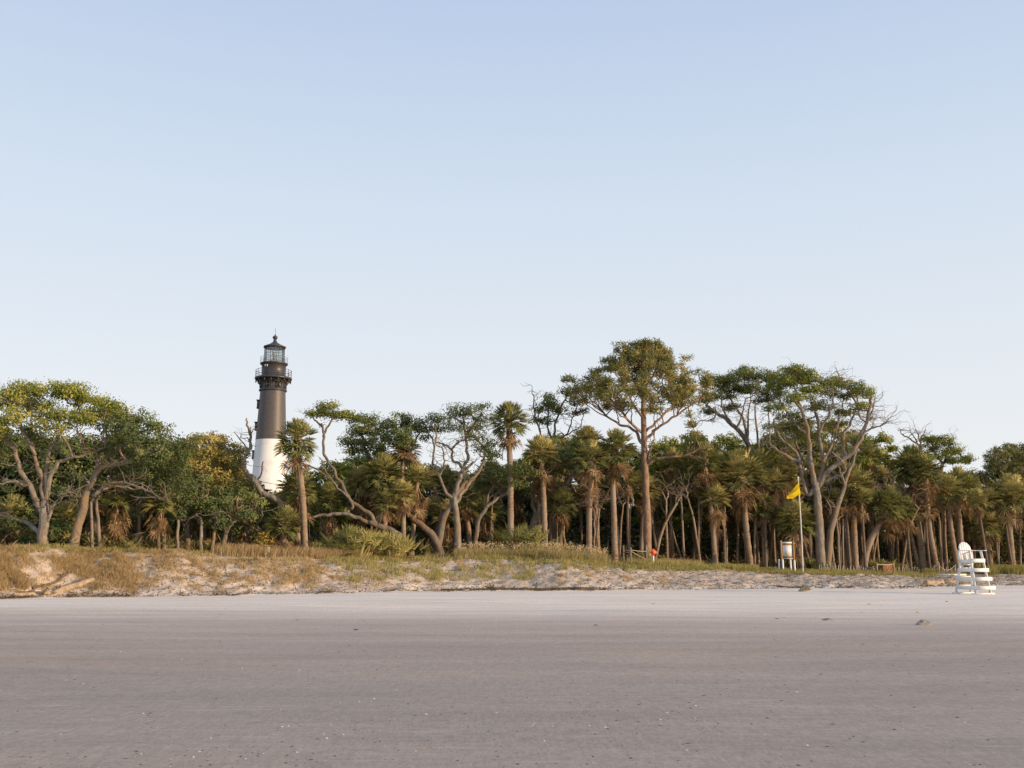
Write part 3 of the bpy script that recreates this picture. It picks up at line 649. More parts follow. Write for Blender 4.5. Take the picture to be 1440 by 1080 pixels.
# great bare-limbed oak
tree('live_oak', 'largest oak with thick forked trunk and tall fan of bare branches behind the yellow flag', 1153, 1.7, [(1152, 745), (1150, 712), (1148, 690), (1148, 678)],
     [(5, 2, [(1146, 685), (1143, 668), (1139, 640), (1137, 613), (1128, 578), (1110, 556)]), (4, 1.6, [(1148, 682), (1157, 655), (1151, 600), (1147, 580), (1140, 566)], 1), (4.6, 2, [(1150, 684), (1168, 660), (1193, 640), (1208, 622), (1217, 596), (1224, 568), (1226, 553)], -1), (2.6, 1, [(1186, 645), (1186, 613), (1196, 594), (1206, 568), (1202, 552)], 1),
      (2, .7, [(1212, 612), (1224, 603), (1242, 597), (1252, 587)], -1.4, -.6), (2.6, .9, [(1154, 680), (1170, 672), (1183, 668), (1188, 656), (1180, 644), (1170, 636)], -1.4), (3.8, 1.4, [(1146, 690), (1136, 694), (1128, 672), (1123, 643), (1110, 628), (1095, 612), (1088, 590)], .6), (2.8, 1, [(1127, 650), (1098, 637), (1084, 623), (1081, 603)], -1),
      (2.2, .8, [(1138, 615), (1120, 600), (1104, 575), (1092, 556)], 1.4), (2.2, .8, [(1150, 610), (1165, 585), (1172, 562), (1170, 548)], -1.2), (2.2, .8, [(1157, 650), (1172, 620), (1180, 590), (1186, 560)], .6), (1.8, .7, [(1217, 598), (1226, 580), (1230, 560)], .4), (1.8, .6, [(1206, 570), (1192, 548), (1185, 538), (1176, 522)], .8), (2, .7, [(1128, 578), (1120, 552), (1112, 530)], -.8), (1.6, .6, [(1204, 568), (1212, 590), (1228, 588)], .2)],
     [(1110, 520, 22, 9, 0, .6), (1128, 524, 24, 9, -.6), (1140, 532, 26, 9), (1112, 536, 30, 9), (1160, 540, 24, 9), (1180, 540, 22, 8), (1200, 545, 20, 8), (1212, 549, 17, 7, -1, .72), (1140, 548, 26, 7), (1168, 553, 22, 7), (1098, 529, 18, 8), (1192, 556, 18, 6), (1085, 543, 20, 8), (1222, 555, 9, 5), (1108, 585, 24, 7, 2), (1126, 596, 20, 6, 2), (1150, 572, 26, 8, 1.6), (1186, 580, 22, 7, 1.6), (1120, 560, 24, 7, -1), (1170, 596, 22, 7, 2), (1095, 572, 22, 7), (1206, 572, 16, 6), (1140, 615, 22, 7, 2), (1088, 600, 18, 6, 1)],
     r0=6.2, group=FO, sprig=24, tint=.5, dens=.95, brk='bark_pale', size=.125, dmul=.9)
tree('live_oak', 'oak with a long straight diagonal limb and flat dark crown, beside the big bare oak', 1142, 6.5, [(1128, 735), (1103, 705), (1086, 684)],
     [(5.6, 2, [(1088, 686), (1070, 666), (1052, 625), (1030, 598), (1008, 580), (992, 570)], .5), (2.8, .9, [(1051, 624), (1045, 590), (1031, 568), (1022, 552)], 1), (2.4, .9, [(1068, 664), (1066, 620), (1062, 585), (1066, 552)], -.8), (2.2, .8, [(1052, 626), (1052, 590), (1056, 555)], -.4), (2, .7, [(1030, 598), (1016, 575), (1014, 556)], 1), (1.6, .6, [(1010, 581), (1000, 590), (985, 592)], -1), (2, .8, [(1084, 683), (1082, 640), (1082, 600), (1080, 560)], 1.2), (2, .7, [(1036, 604), (1044, 580), (1048, 560)], -.8)],
     [(1046, 527, 26, 10, 0, .6), (1028, 534, 22, 10), (1066, 530, 24, 10), (1082, 537, 22, 9), (1014, 545, 20, 10), (1040, 545, 26, 9), (1062, 549, 26, 8), (1086, 552, 24, 8), (1000, 556, 18, 8), (1022, 558, 18, 6), (1005, 535, 12, 8), (1075, 562, 20, 6, 1.5), (1048, 519, 14, 5, .5, .7), (990, 562, 18, 7, -1), (1014, 532, 16, 7), (1030, 572, 18, 6, 1), (996, 578, 16, 5, 1)],
     r0=6, group=FO, sprig=16, tint=.44, leaf='oak_dark', dens=1.0, brk='bark_pale', size=.125, dmul=.9)
tree('live_oak', 'grey oak stem leaning close behind the great bare oak trunk', 1140, 6, [(1137, 740), (1138, 700)], [(4, 1.6, [(1138, 702), (1131, 670), (1124, 640), (1118, 615)], 1), (2.4, .9, [(1131, 670), (1110, 655), (1094, 640)], 1.4)], [(1110, 600, 26, 9), (1094, 628, 22, 8), (1130, 610, 22, 9)], r0=5, sprig=8, leaf='oak_dark')
tree('live_oak', 'smooth grey oak trunk slanting up into palm fronds just right of the great oak', 1160, 3.2, [(1166, 760), (1172, 730), (1182, 700)], [(4, 1.5, [(1181, 702), (1188, 680), (1198, 655), (1205, 630)], .6), (2, .7, [(1188, 682), (1180, 660), (1176, 640)], .8)], [(1205, 622, 22, 9, 1.5), (1180, 632, 18, 8, 1.5)], r0=5.2, sprig=5, leaf='oak_dark', brk='bark_pale')
# right-hand trees
tree('dead_tree', 'bare dead crown of crooked twigs poking above the palms', 1296, 12, [(1296, 700), (1295, 640), (1293, 625)], [(1.6, .5, [(1293, 627), (1280, 617), (1270, 612), (1265, 603)], .2), (1.4, .5, [(1294, 626), (1297, 614), (1302, 604)], .3), (1.2, .4, [(1290, 622), (1284, 612), (1280, 608)], -.3), (1.2, .4, [(1294, 622), (1290, 610), (1288, 604)], -.3)], [], r0=2.4, sprig=8)
tree('live_oak', 'airy brown-green oak with ragged top just behind the dead twigs', 1325, 11, [(1324, 700), (1324, 665), (1326, 650)], [(2, .8, [(1326, 655), (1315, 635), (1308, 622)]), (2, .7, [(1326, 652), (1338, 640), (1350, 636)]), (1.6, .6, [(1326, 652), (1334, 630), (1336, 618)])],
     [(1308, 618, 16, 7), (1322, 618, 18, 7), (1334, 624, 16, 7), (1310, 630, 18, 8), (1330, 636, 18, 7), (1348, 634, 14, 5), (1358, 645, 14, 6), (1342, 648, 18, 6), (1315, 643, 20, 8), (1360, 648, 9, 4)], r0=3, sprig=10, tint=.5)
pine('layered dark green pine at the far end of the wood with sky between its tiers', 1424, 16, [(1423, 720), (1424, 680), (1423, 650), (1422, 632)], [(2, .7, [(1423, 670), (1405, 662), (1390, 655)]), (2, .7, [(1423, 668), (1440, 658), (1460, 652)]), (1.6, .6, [(1423, 655), (1410, 645), (1402, 640)]), (1.6, .6, [(1423, 650), (1436, 640), (1446, 636)])],
     [(628, 14, 1424), (640, 32, 1423), (654, 46, 1424), (668, 46, 1424), (678, 36, 1424)], 30, 3.4, .42, .27)

# ------------------------------------------------------------------ front palms
palm('tall palm with round golden-lit crown and curved orange trunk in front of the lighthouse', 430, 2.0, (418, 634), (417, 620), 38, (426, 704), 2, 4.3, ball=True)
palm('shaggy palm half hidden behind the lighthouse palm, its trunk skirted with orange dead fronds', 419, 4.5, (418, 705), (418, 687), 36, None, 4, 4.0, ball=True)
palm('squat palm buried in dead fronds at the foot of the lighthouse palm', 399, 2.2, (399, 748), (399, 738), 32, None, 4, 4.5, ball=True)
palm('tallest front palm standing alone with straight trunk and full crown, beside the round palmetto clump', 718, 1.6, (716, 612), (716, 592), 36, (718, 690), 2, 4.4)
palm('dark-crowned palm with slightly bowed grey trunk, right of the tallest front palm', 767, 3.0, (762, 660), (761, 640), 35, (765, 710), 2, 4)
palm('slim palm trunk close behind the dark-crowned bowed palm', 760, 5.0, (757, 690), (757, 668), 27, None, 3, 3)
palm('palm with orange skirt of dead fronds under a dark crown, left of the paired trunks', 828, 2.2, (832, 664), (830, 646), 33, (829, 715), 3, 3.9)
palm('bright-crowned palm with pale straight trunk left of the tallest pine', 865, 2.0, (861, 648), (866, 632), 37, (863, 715), 3, 4.0)
palm('dark palm crown squeezed between the orange-skirted palm and the bright-crowned palm', 842, 5.5, (834, 640), (826, 622), 30, None, 2, 3.2)
palm('half-dead golden palm crown directly behind the tallest pine trunk', 900, 6.0, (906, 702), (907, 688), 29, None, 3, 3.2, ball=True)
palm('palm with slender S-curved trunk and small crown under the bare pine limb', 1006, 2.6, (993, 668), (990, 648), 31, (1000, 715), 2, 3.4)
palm('broad dark palm with a thick leaning trunk, left of the notice board', 1056, 2.4, (1045, 694), (1043, 668), 42, (1048, 730), 3, 4.0)
palm('palm stem carrying a hanging brown mass of dead fronds behind the leaning palm', 1075, 3.6, (1073, 735), (1072, 712), 28, None, 3, 3.2, ball=True)
palm('big low palm with bushy green crown directly behind the flagpole', 1130, 2.6, (1120, 760), (1117, 733), 38, None, 3, 4.6, ball=True)
palm('full palm with two-toned trunk right of the slanting grey oak', 1202, 2.4, (1199, 706), (1198, 682), 40, (1201, 750), 3, 4.4)
palm('palm sharing its crown with the two-toned trunk on its left', 1190, 3.2, (1190, 715), (1189, 695), 30, None, 3, 3.6)
palm('small palm on a strongly slanting dark trunk, above the fence gate', 1211, 2.2, (1242, 728), (1247, 710), 33, (1222, 765), 3, 4.6)
palm('small palm crown standing above and behind the slanting palm', 1222, 8, (1222, 660), (1221, 645), 25, None, 1, 2.6)
palm('tall dense palm with long drooping skirt, tallest of the palms beside the lifeguard chair', 1299, 2.4, (1286, 690), (1285, 655), 36, (1291, 740), 4, 4.3, ball=True)
palm('palm merging with the tallest one by the chair, its trunk bowed outwards', 1318, 1.8, (1302, 690), (1301, 664), 32, (1308, 750), 3, 3.8)
palm('thin palm stem slanting across the gap between gate and tall palm pair', 1294, 2.8, (1277, 738), (1275, 720), 26, None, 2, 3.0)
palm('palm with full olive crown directly above the lifeguard chair', 1352, 3.5, (1347, 708), (1351, 684), 34, (1350, 750), 3, 4.2)
palm('palm with tilted crown and dark bowed trunk just left of the chair', 1348, 2.0, (1334, 712), (1334, 690), 28, (1339, 755), 3, 3.6)
palm('low palm with short trunk and drooping crown behind the right arm of the chair', 1392, 4.0, (1389, 758), (1387, 738), 29, None, 3, 3.8, ball=True)
palm('wide dark palm with straight trunk at the end of the wood, beyond the chair', 1423, 3.5, (1418, 722), (1420, 697), 40, None, 2, 4.2)
palm('brown dead-headed palm amid the twisting oak', 569, 4.0, (566, 650), (570, 632), 28, None, 0, 2.8, brown=True)
palm('dark round palm behind the bent limb of the sprawling oak', 534, 5.0, (536, 690), (537, 668), 38, None, 3, 3.6, ball=True)
palm('green palm with orange dead fronds beside the forked oak', 577, 4.5, (585, 695), (587, 676), 33, None, 4, 3.4)
palm('slim palm with sunlit ringed trunk behind the second low oak', 568, 3.2, (567, 712), (566, 695), 26, None, 3, 3.4)
palm('thick dark palm by the forked oak, its head low among the stems', 538, 3.8, (542, 722), (543, 706), 25, None, 2, 4)
palm('small dark palm low behind the tall open oak, right of its trunk', 661, 4.5, (655, 725), (653, 702), 28, (659, 745), 3, 3.6)
palm('dark mop-headed palm behind the slim arching oak stem', 692, 6, (690, 700), (690, 672), 34, None, 3, 3.4, ball=True)
def saw(label, px, py, off, Rp, yel=0):
    x = WX(px, 60)
    for _ in range(3): Y = float(crestY(x)) + off; x = WX(px, Y)
    k = mpp(Y); s = Rp*k; z = gz(x, Y); mb = MB(); db = MB()
    for i in range(90):
        a = RNG.random()*6.28; rr = RNG.random()**.6*.75; el = 1.35 - 1.0*rr + RNG.normal()*.12
        fan(mb, (rr*.8*math.cos(a)*s, rr*.8*math.sin(a)*s, 0), a, el+.15, s*(.6+.5*RNG.random()), .56, .15, 14, .06, .35+.4*RNG.random()+yel*1.6)
    for i in range(26):
        a = RNG.random()*6.28; rr = .3+.6*RNG.random(); fan(db, (rr*.8*math.cos(a)*s, rr*.8*math.sin(a)*s, .05), a, .1+.5*RNG.random(), s*.5, .42, .8, 11, .05, .3+.5*RNG.random())
    o = thing('saw_palmetto', label, 'palmetto', (x, Y, z-.05)); obj('fronds', mb.mesh('fronds', M['palm']), o); obj('dead_fronds', db.mesh('dead_fronds', M['palm_dead']), o)
saw('round palmetto clump glowing yellow-green under the arched oak limb', 500, 762, 1.5, 40, .12)
saw('lower dark-green palmetto clump between arched limb and curved trunk', 553, 770, 1.2, 31, .02)
saw('large palmetto clump with dry brown lower fans around the tallest front palm', 733, 745, 2.6, 40, .05)
saw('wispy palmetto tuft beside the squat dead-fronded palm', 445, 770, 2.6, 16, .05)
# shady shrubs
for lb, px, top, hw, off, low in (('bluish dark shrub at the foot of the spreading oak trunk', 72, 735, 24, 3.5, 770), ('dark leafy shrub filling the space under the outermost left limb', 22, 715, 34, 4.5, 768), ('low broad dark shrub in the gap between the leaning oak and the next stems', 165, 720, 34, 8, 772), ('half-lit shrub mound behind the small pale-stemmed oak', 225, 728, 30, 8, 772)):
    bush(lb, px, top, hw, off, low, tint=.35, name='shrub', cat='shrub', stems=2, dens=.7, r0=2)

# slim lit stems near the edge, all one kind
def stem(px, off, top, r, lab=None, lean=0, grp='thin pale stems under the left oaks', bare=False):
    return tree('young_oak', lab, px, off, [(px+lean*.5, (top+775)/2), (px+lean, top)], [(r*.7, .6, [(px+lean, top), (px+lean*1.3+RNG.uniform(-8, 8), top-14), (px+lean*1.5+RNG.uniform(-14, 14), top-28)]), (r*.6, .6, [(px+lean, top+2), (px+lean+RNG.uniform(-12, 12), top-12), (px+lean+RNG.uniform(-20, 20), top-24)])],
                [] if bare else [(px+lean+RNG.uniform(-12, 12), top-26, 22, 9), (px+lean+RNG.uniform(-16, 16), top-16, 18, 7)], r0=r, leaf='oak_dark', tint=.4, sprig=6, brk='bark_palm' if bare else 'bark_pale', group=grp)
stem(129, 1.6, 705, 2.4, 'pale forked stem rising straight beside the leaning oak trunk', -1)
stem(141, 1.7, 706, 2.6, 'grey stem bowed gently just right of the pale forked stem', -5)
stem(196, 2.0, 722, 2.6, 'sunlit orange-edged stem standing by itself in the dark gap', -1)
stem(230, 1.9, 725, 3.2, 'short thick trunk with a broken orange limb propped against it', -1)
stem(249, 2.0, 720, 2.4, 'straight slim trunk between the broken limb and the dark oak stems', 1)
stem(281, 1.8, 735, 2.8, 'slim trunk with a sharply lit edge under the small dark oak', 3)
stem(298, 2.4, 740, 2.6, 'forked little trunk under the low dark oak dome', 4)

# ------------------------------------------------------------------ the wood behind
BG = 'oaks in the wood behind'
BL = 'rounded live oak crown crowded among others in the wood behind the front trees'
for px, top, hw, off, lf, tn in [(-60, 600, 70, 16, 'oak_dark', .45), (20, 606, 60, 14, 'oak_dark', .4), (90, 612, 60, 13, 'oak_dark', .4), (170, 608, 60, 14, 'oak_dark', .42), (240, 622, 56, 14, 'oak_dark', .45), (300, 632, 50, 16, 'oak_leaf', .5),
        (338, 668, 34, 14, 'oak_dark', .5), (400, 700, 40, 20, 'oak_dark', .45), (465, 650, 44, 14, 'oak_leaf', .5), (500, 640, 40, 18, 'oak_dark', .5), (545, 634, 44, 16, 'oak_dark', .45), (600, 654, 44, 17, 'oak_dark', .4), (650, 662, 44, 18, 'oak_dark', .38), (705, 656, 46, 17, 'oak_dark', .42), (750, 640, 46, 18, 'oak_dark', .45),
        (820, 612, 50, 18, 'oak_leaf', .42), (880, 628, 46, 17, 'oak_dark', .45), (940, 618, 46, 19, 'oak_leaf', .42), (975, 606, 40, 15, 'oak_gold', .5), (1020, 612, 46, 18, 'oak_leaf', .46), (1075, 618, 46, 16, 'oak_dark', .45), (1110, 592, 36, 18, 'oak_leaf', .5), (1165, 590, 34, 20, 'oak_leaf', .5), (1200, 606, 40, 18, 'oak_gold', .42), (1238, 610, 34, 17, 'oak_leaf', .52), (1270, 640, 40, 15, 'oak_gold', .42),
        (1310, 656, 40, 17, 'oak_leaf', .42), (1365, 662, 44, 18, 'oak_gold', .42), (1405, 676, 40, 18, 'oak_leaf', .45), (1085, 606, 36, 9, 'oak_leaf', .5), (1130, 590, 38, 11, 'oak_leaf', .46), (1168, 598, 32, 10, 'oak_gold', .5), (1210, 616, 34, 9, 'oak_leaf', .44), (975, 614, 40, 9, 'oak_leaf', .5), (925, 622, 34, 9, 'oak_leaf', .48), (1450, 668, 50, 20, 'oak_leaf', .45), (1510, 672, 56, 16, 'oak_dark', .45)]:
    bush(BL, px, top, hw, off, 752, lf, tn, group=BG, dens=.9, size=.2, r0=4, per=36)
# far rank, copies of two of them, closing the wood
def copy_thing(src, loc, rz, sc, label=None, group=None):
    c = src.copy(); COL.objects.link(c); c.location = loc; c.rotation_euler = (0, 0, rz); c.scale = (sc, sc, sc)
    if label: c['label'] = label
    if group: c['group'] = group
    for ch in src.children:
        d = ch.copy(); COL.objects.link(d); d.parent = c
    return c
srcs = [o for o in COL.objects if o.get('group') == BG][4:12]
for i in range(26):
    px = -120 + i*66 + RNG.uniform(-14, 14); Y = 96 + RNG.uniform(-5, 12); x = WX(px, Y)
    copy_thing(srcs[i % 8], (x, Y, gz(x, Y)), RNG.random()*6.28, RNG.uniform(.80, .98) if 560 < px < 720 else RNG.uniform(.85, 1.05))
# palms standing in the shade
PG = 'slender palms in the shade of the wood'; PL = 'slender sabal palm in the shade of the wood behind the front palms'
SH = []
for i in range(5):
    b = RNG.uniform(-1, 1)*.5; h = 1.0
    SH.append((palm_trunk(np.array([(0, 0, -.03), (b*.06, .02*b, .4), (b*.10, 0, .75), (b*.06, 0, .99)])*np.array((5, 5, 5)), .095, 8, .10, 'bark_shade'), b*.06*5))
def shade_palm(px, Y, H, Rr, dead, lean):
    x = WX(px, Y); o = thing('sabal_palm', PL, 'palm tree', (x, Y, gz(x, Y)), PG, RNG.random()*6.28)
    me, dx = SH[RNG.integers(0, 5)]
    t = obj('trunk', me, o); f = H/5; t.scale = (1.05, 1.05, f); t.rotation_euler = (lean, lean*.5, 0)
    from mathutils import Euler
    tip = Euler((lean, lean*.5, 0)).to_matrix() @ Vector((dx*1.05, 0, H))
    c = obj('crown', CROWNS[RNG.integers(0, 6)], o, tip); c.scale = (Rr, Rr, Rr)
    if RNG.random() < .10: c.data = BROWNC[RNG.integers(0, 2)]; c.name = 'dead_fronds'; dead = 0
    if dead: d = obj('dead_fronds', DEADS[dead-1], o, tip); d.scale = (Rr*.85, Rr*.85, Rr*RNG.uniform(1.0, 1.6))
n = 0
def densx():
    while True:
        px = RNG.uniform(-40, 1480)
        p = .35 if px < 380 else (.7 if px < 800 else 1.0)
        if RNG.random() < p: return px
for i in range(150):
    px = densx(); Y = float(crestY(WX(px, 66))) + (2.5 if px > 900 else 4.5) + RNG.random()**1.3*17
    top = np.interp(px, [0, 360, 480, 640, 800, 900, 1100, 1250, 1440], [690, 695, 672, 676, 655, 652, 648, 668, 690]) + RNG.uniform(-6, 56)
    x = WX(px, Y); H = W(px, top, Y)[2] - gz(x, Y)
    if H < 1.6: continue
    shade_palm(px, Y, H, RNG.uniform(.85, 1.25), int(RNG.integers(2, 5)), RNG.normal()*.12)
# slanting thin trunks catching the sun
LG = 'thin sunlit stems among the palms'; LL = 'thin bare stem catching orange sunlight between the palm trunks'
for px, off, top, lean, r in [(842, 3, 745, -8, 1.6), (836, 1.2, 748, 0, 1.3), (884, 4, 742, 3, 1.6), (938, 4, 730, -1, 1.8), (962, 3.5, 735, -4, 1.6), (982, 4, 730, 1, 1.6), (870, 6, 738, 6, 1.6), (1022, 4, 735, -4, 1.7), (1036, 5, 728, 3, 1.6), (1066, 4.5, 735, -3, 1.8), (1090, 5, 740, -4, 1.7), (1118, 4, 752, -8, 1.9), (1172, 3, 760, -6, 1.5), (1180, 2.6, 758, -4, 1.5), (1187, 4, 750, 2, 1.6),
        (1226, 3.4, 742, 2, 1.5), (1236, 3, 748, -6, 1.6), (1252, 4, 735, 3, 1.6), (1262, 4, 740, -5, 1.7), (1272, 4.6, 745, 4, 1.6), (1322, 4.6, 735, 5, 1.7), (1330, 3.4, 725, -3, 1.9), (1368, 5, 745, 6, 1.6), (1404, 5, 750, -3, 1.6), (1432, 5, 745, 4, 1.6), (688, 5, 735, 4, 1.6), (612, 6, 740, 3, 1.5), (795, 6, 738, -5, 1.6)] + [(p_, RNG.uniform(1.8, 7), RNG.uniform(715, 745), RNG.normal()*14, RNG.uniform(1.2, 2.2)) for p_ in np.linspace(815, 1425, 22)+RNG.normal(size=22)*10]:
    stem(px, off, top-28, r, LL, lean, LG, True)

# palmetto scrub among the trunks
SG = 'low palmetto scrub among the trunks'
def scrub_mesh():
    mb = MB()
    for i in range(38):
        a = RNG.random()*6.28; rr = RNG.random()**.6*.5; fan(mb, (rr*math.cos(a), rr*math.sin(a), 0), a, 1.3-1.2*rr+RNG.normal()*.15, .5+.4*RNG.random(), .48, .3, 12, .06, .25+.45*RNG.random())
    return mb.mesh('fronds', M['palm'])
SM = [scrub_mesh() for _ in range(3)]
for px in np.concatenate([np.linspace(800, 1420, 22), np.linspace(90, 380, 7), (600, 655, 690)]):
    px = px + RNG.normal()*9; Y = float(crestY(WX(px, 66))) + RNG.uniform(2.5, 8); x = WX(px, Y)
    o = thing('saw_palmetto', 'low dark palmetto fan scrub growing between the trunks in the shade', 'palmetto', (x, Y, gz(x, Y)-.05), SG, RNG.random()*6.28); f = obj('fronds', SM[RNG.integers(0, 3)], o); q = RNG.uniform(.6, 1.15); f.scale = (q, q, q)

# undergrowth mass
mb = MB(); N = 90000
px = RNG.uniform(-160, 1600, N); x = np.empty(N); Yv = np.empty(N)
u = RNG.random(N)
Yv = 74 + 34*u; x = (px-720)/FPX*Yv*1.005
cy = crestY(x); Yv = np.maximum(Yv, cy + 10)
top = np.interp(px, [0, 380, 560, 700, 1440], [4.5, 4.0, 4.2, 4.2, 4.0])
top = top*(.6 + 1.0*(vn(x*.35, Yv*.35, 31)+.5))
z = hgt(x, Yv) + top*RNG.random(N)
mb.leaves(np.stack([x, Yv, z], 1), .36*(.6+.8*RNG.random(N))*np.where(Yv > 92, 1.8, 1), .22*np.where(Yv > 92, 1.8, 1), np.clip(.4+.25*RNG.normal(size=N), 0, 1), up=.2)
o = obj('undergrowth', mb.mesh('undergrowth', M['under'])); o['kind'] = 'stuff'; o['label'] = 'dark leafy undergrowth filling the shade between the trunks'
# fallen litter and brush on the wood floor
mb = MB(); N = 9000
px = RNG.uniform(-60, 1500, N); Yv = crestY(WX(720, 60)+(px-720)*.045) ; x = (px-720)/FPX*66; Yv = crestY(x) + 2.5 + 11*RNG.random(N); x = (px-720)/FPX*Yv
z = hgt(x, Yv) + .05 + .9*RNG.random(N)**2.5
mb.leaves(np.stack([x, Yv, z], 1), .55*(.4+RNG.random(N)), .05, RNG.random(N), up=.1)
o = obj('brush', mb.mesh('brush', M['palm_dead'])); o['kind'] = 'stuff'; o['label'] = 'dry fallen fronds and brush littering the floor of the wood'

# ------------------------------------------------------------------ grasses
def blades(mb, x, y, h, wd, tint, lean=.35, z=None):
    n = len(x); z = hgt(x, y)-.03 if z is None else z
    a = RNG.random(n)*6.28; l = lean*h*(.3+RNG.random(n)); dx, dy = np.cos(a)*l + .12*h, np.sin(a)*l
    s = RNG.random(n)*3.14; sx, sy = np.cos(s)*wd*.5, np.sin(s)*wd*.5
    def pt(f, k): 
        cx = x+dx*f**1.8; cyy = y+dy*f**1.8; cz = z+h*f*(1-.18*f)
        return np.stack([cx-sx*k, cyy-sy*k, cz], 1), np.stack([cx+sx*k, cyy+sy*k, cz], 1)
    a0, a1 = pt(0, 1.); b0, b1 = pt(.55, .8); c0, c1 = pt(1., .12)
    V = np.stack([a0, a1, b0, b1, c0, c1], 1).reshape(-1, 3); b = np.arange(n)[:, None]*6
    mb.add(V, np.concatenate([b+np.array((0, 1, 3, 2)), b+np.array((2, 3, 5, 4))]), tint=np.tile(np.clip(tint, 0, 1), 2))
def band(n, px0, px1, s0, s1, clump=.5, seed=40, sc=.5, pw=1.0):
    """points in the dune strip; s = 0 at the toe, 1 at the crest"""
    px = RNG.uniform(px0, px1, n); x = (px-720)/FPX*56; s = s0 + (s1-s0)*RNG.random(n)**pw
    for _ in range(3):
        y = toeY(x) + s*np.interp(x, _tx, _cd); x = (px-720)/FPX*y*1.0
    k = fbm(x*sc, y*sc, seed, 2) + .5 + .25*RNG.normal(size=n)*.4 > clump
    return x[k], y[k]
def stuffo(name, mb, mat, label):
    o = obj(name, mb.mesh(name, M[mat])); o['kind'] = 'stuff'; o['label'] = label
def tuft_points(cx, cy, nb, rad):
    a = RNG.random(nb)*6.28; r = rad*np.sqrt(RNG.random(nb)); return cx+np.cos(a)*r, cy+np.sin(a)*r
mb = MB()
x, y = band(34000, -60, 520, .72, 1.5, .42); blades(mb, x, y, .13+.22*RNG.random(len(x)), .022, .40+.25*RNG.normal(size=len(x))+.1)
x, y = band(16000, 480, 900, .8, 1.5, .45); blades(mb, x, y, .15+.25*RNG.random(len(x)), .024, .45+.25*RNG.normal(size=len(x)))
x, y = band(40000, 860, 1330, .72, 1.45, .30); blades(mb, x, y, .12+.24*RNG.random(len(x)), .026, .38+.22*RNG.normal(size=len(x)))
x, y = band(7000, 1000, 1480, .75, 1.3, .55); blades(mb, x, y, .10+.22*RNG.random(len(x)), .024, .4+.25*RNG.normal(size=len(x)))
x, y = band(20000, 880, 1060, .85, 1.4, .25); blades(mb, x, y, .25+.32*RNG.random(len(x)), .026, .52+.2*RNG.normal(size=len(x)))
# green tufts on the middle slope
for i in range(170):
    px = RNG.uniform(470, 900); s = RNG.uniform(.3, .95); xx, yy = band(1, px, px+1, s, s+.01, -9)
    if px > 760 and s < .6: continue
    tx, ty2 = tuft_points(xx[0], yy[0], 70, RNG.uniform(.2, .55)); blades(mb, tx, ty2, .14+.26*RNG.random(70), .022, .55+.25*RNG.normal(size=70))
stuffo('dune_grass', mb, 'grass_g', 'short green and yellow grass along the crest of the dune')
mb = MB()
def tufts(mb, n, px0, px1, s0, s1, hh, rad, nb, tn=.45, seed=44, cl=.45, tint_v=.2):
    k = 0
    for i in range(n*6):
        if k >= n: break
        px = RNG.uniform(px0, px1); s = RNG.uniform(s0, s1); xx, yy = band(1, px, px+.5, s, s+.01, -9)
        if fbm(xx*.45, yy*.45, seed, 2)[0] + .5 < cl: continue
        k += 1; m = int(nb*RNG.uniform(.6, 1.4)); r = rad*RNG.uniform(.6, 1.3)
        tx, ty2 = tuft_points(xx[0], yy[0], m, r); hf = 1-.6*((tx-xx[0])**2+(ty2-yy[0])**2)/r**2
        blades(mb, tx, ty2, hh*hf*(.5+.7*RNG.random(m)), .02, tn+tint_v*RNG.normal(size=m), .6)
tufts(mb, 72, -80, 44, .30, .85, .50, .42, 300, .42, cl=-9)
tufts(mb, 42, 84, 205, .30, .75, .42, .40, 280, .48, cl=-9)
tufts(mb, 80, 205, 480, .3, .8, .28, .36, 150, .52, cl=.38)
tufts(mb, 22, 120, 205, .10, .3, .28, .40, 190, .4, cl=-9)
tufts(mb, 300, -60, 540, .12, .95, .24, .38, 80, .6, cl=.2)
tufts(mb, 110, 520, 950, .2, .9, .22, .30, 70, .6, cl=.42)
tufts(mb, 40, 1280, 1345, .05, .3, .16, .4, 90, .5, cl=-9)
tufts(mb, 420, -60, 900, .02, .95, .11, .30, 45, .55, cl=.25)
stuffo('dry_grass', mb, 'grass_t', 'golden brown dry grass tufts on the face of the dune')
mb = MB()
x, y = band(26000, 300, 530, 1.0, 1.75, .18); kk = RNG.random(len(x)) < np.interp(x/y*FPX+720, [300, 350, 480, 530], [0, 1, 1, 0]); x, y = x[kk], y[kk]; blades(mb, x, y, .35+.55*RNG.random(len(x)), .020, .5+.22*RNG.normal(size=len(x)), .28)
x, y = band(6000, 880, 1000, 1.1, 1.5, .30); blades(mb, x, y, .35+.4*RNG.random(len(x)), .022, .45+.2*RNG.normal(size=len(x)), .3)
stuffo('tall_dry_grass', mb, 'grass_t', 'tall straw-coloured grass below the lighthouse palms')
mb = MB()
x, y = band(26000, 640, 850, .92, 1.55, .22); blades(mb, x, y, .35+.5*RNG.random(len(x)), .022, .30+.22*RNG.normal(size=len(x)), .4)
x, y = band(6000, 600, 880, .95, 1.7, .35); blades(mb, x, y, .3+.4*RNG.random(len(x)), .022, .4+.22*RNG.normal(size=len(x)), .4)
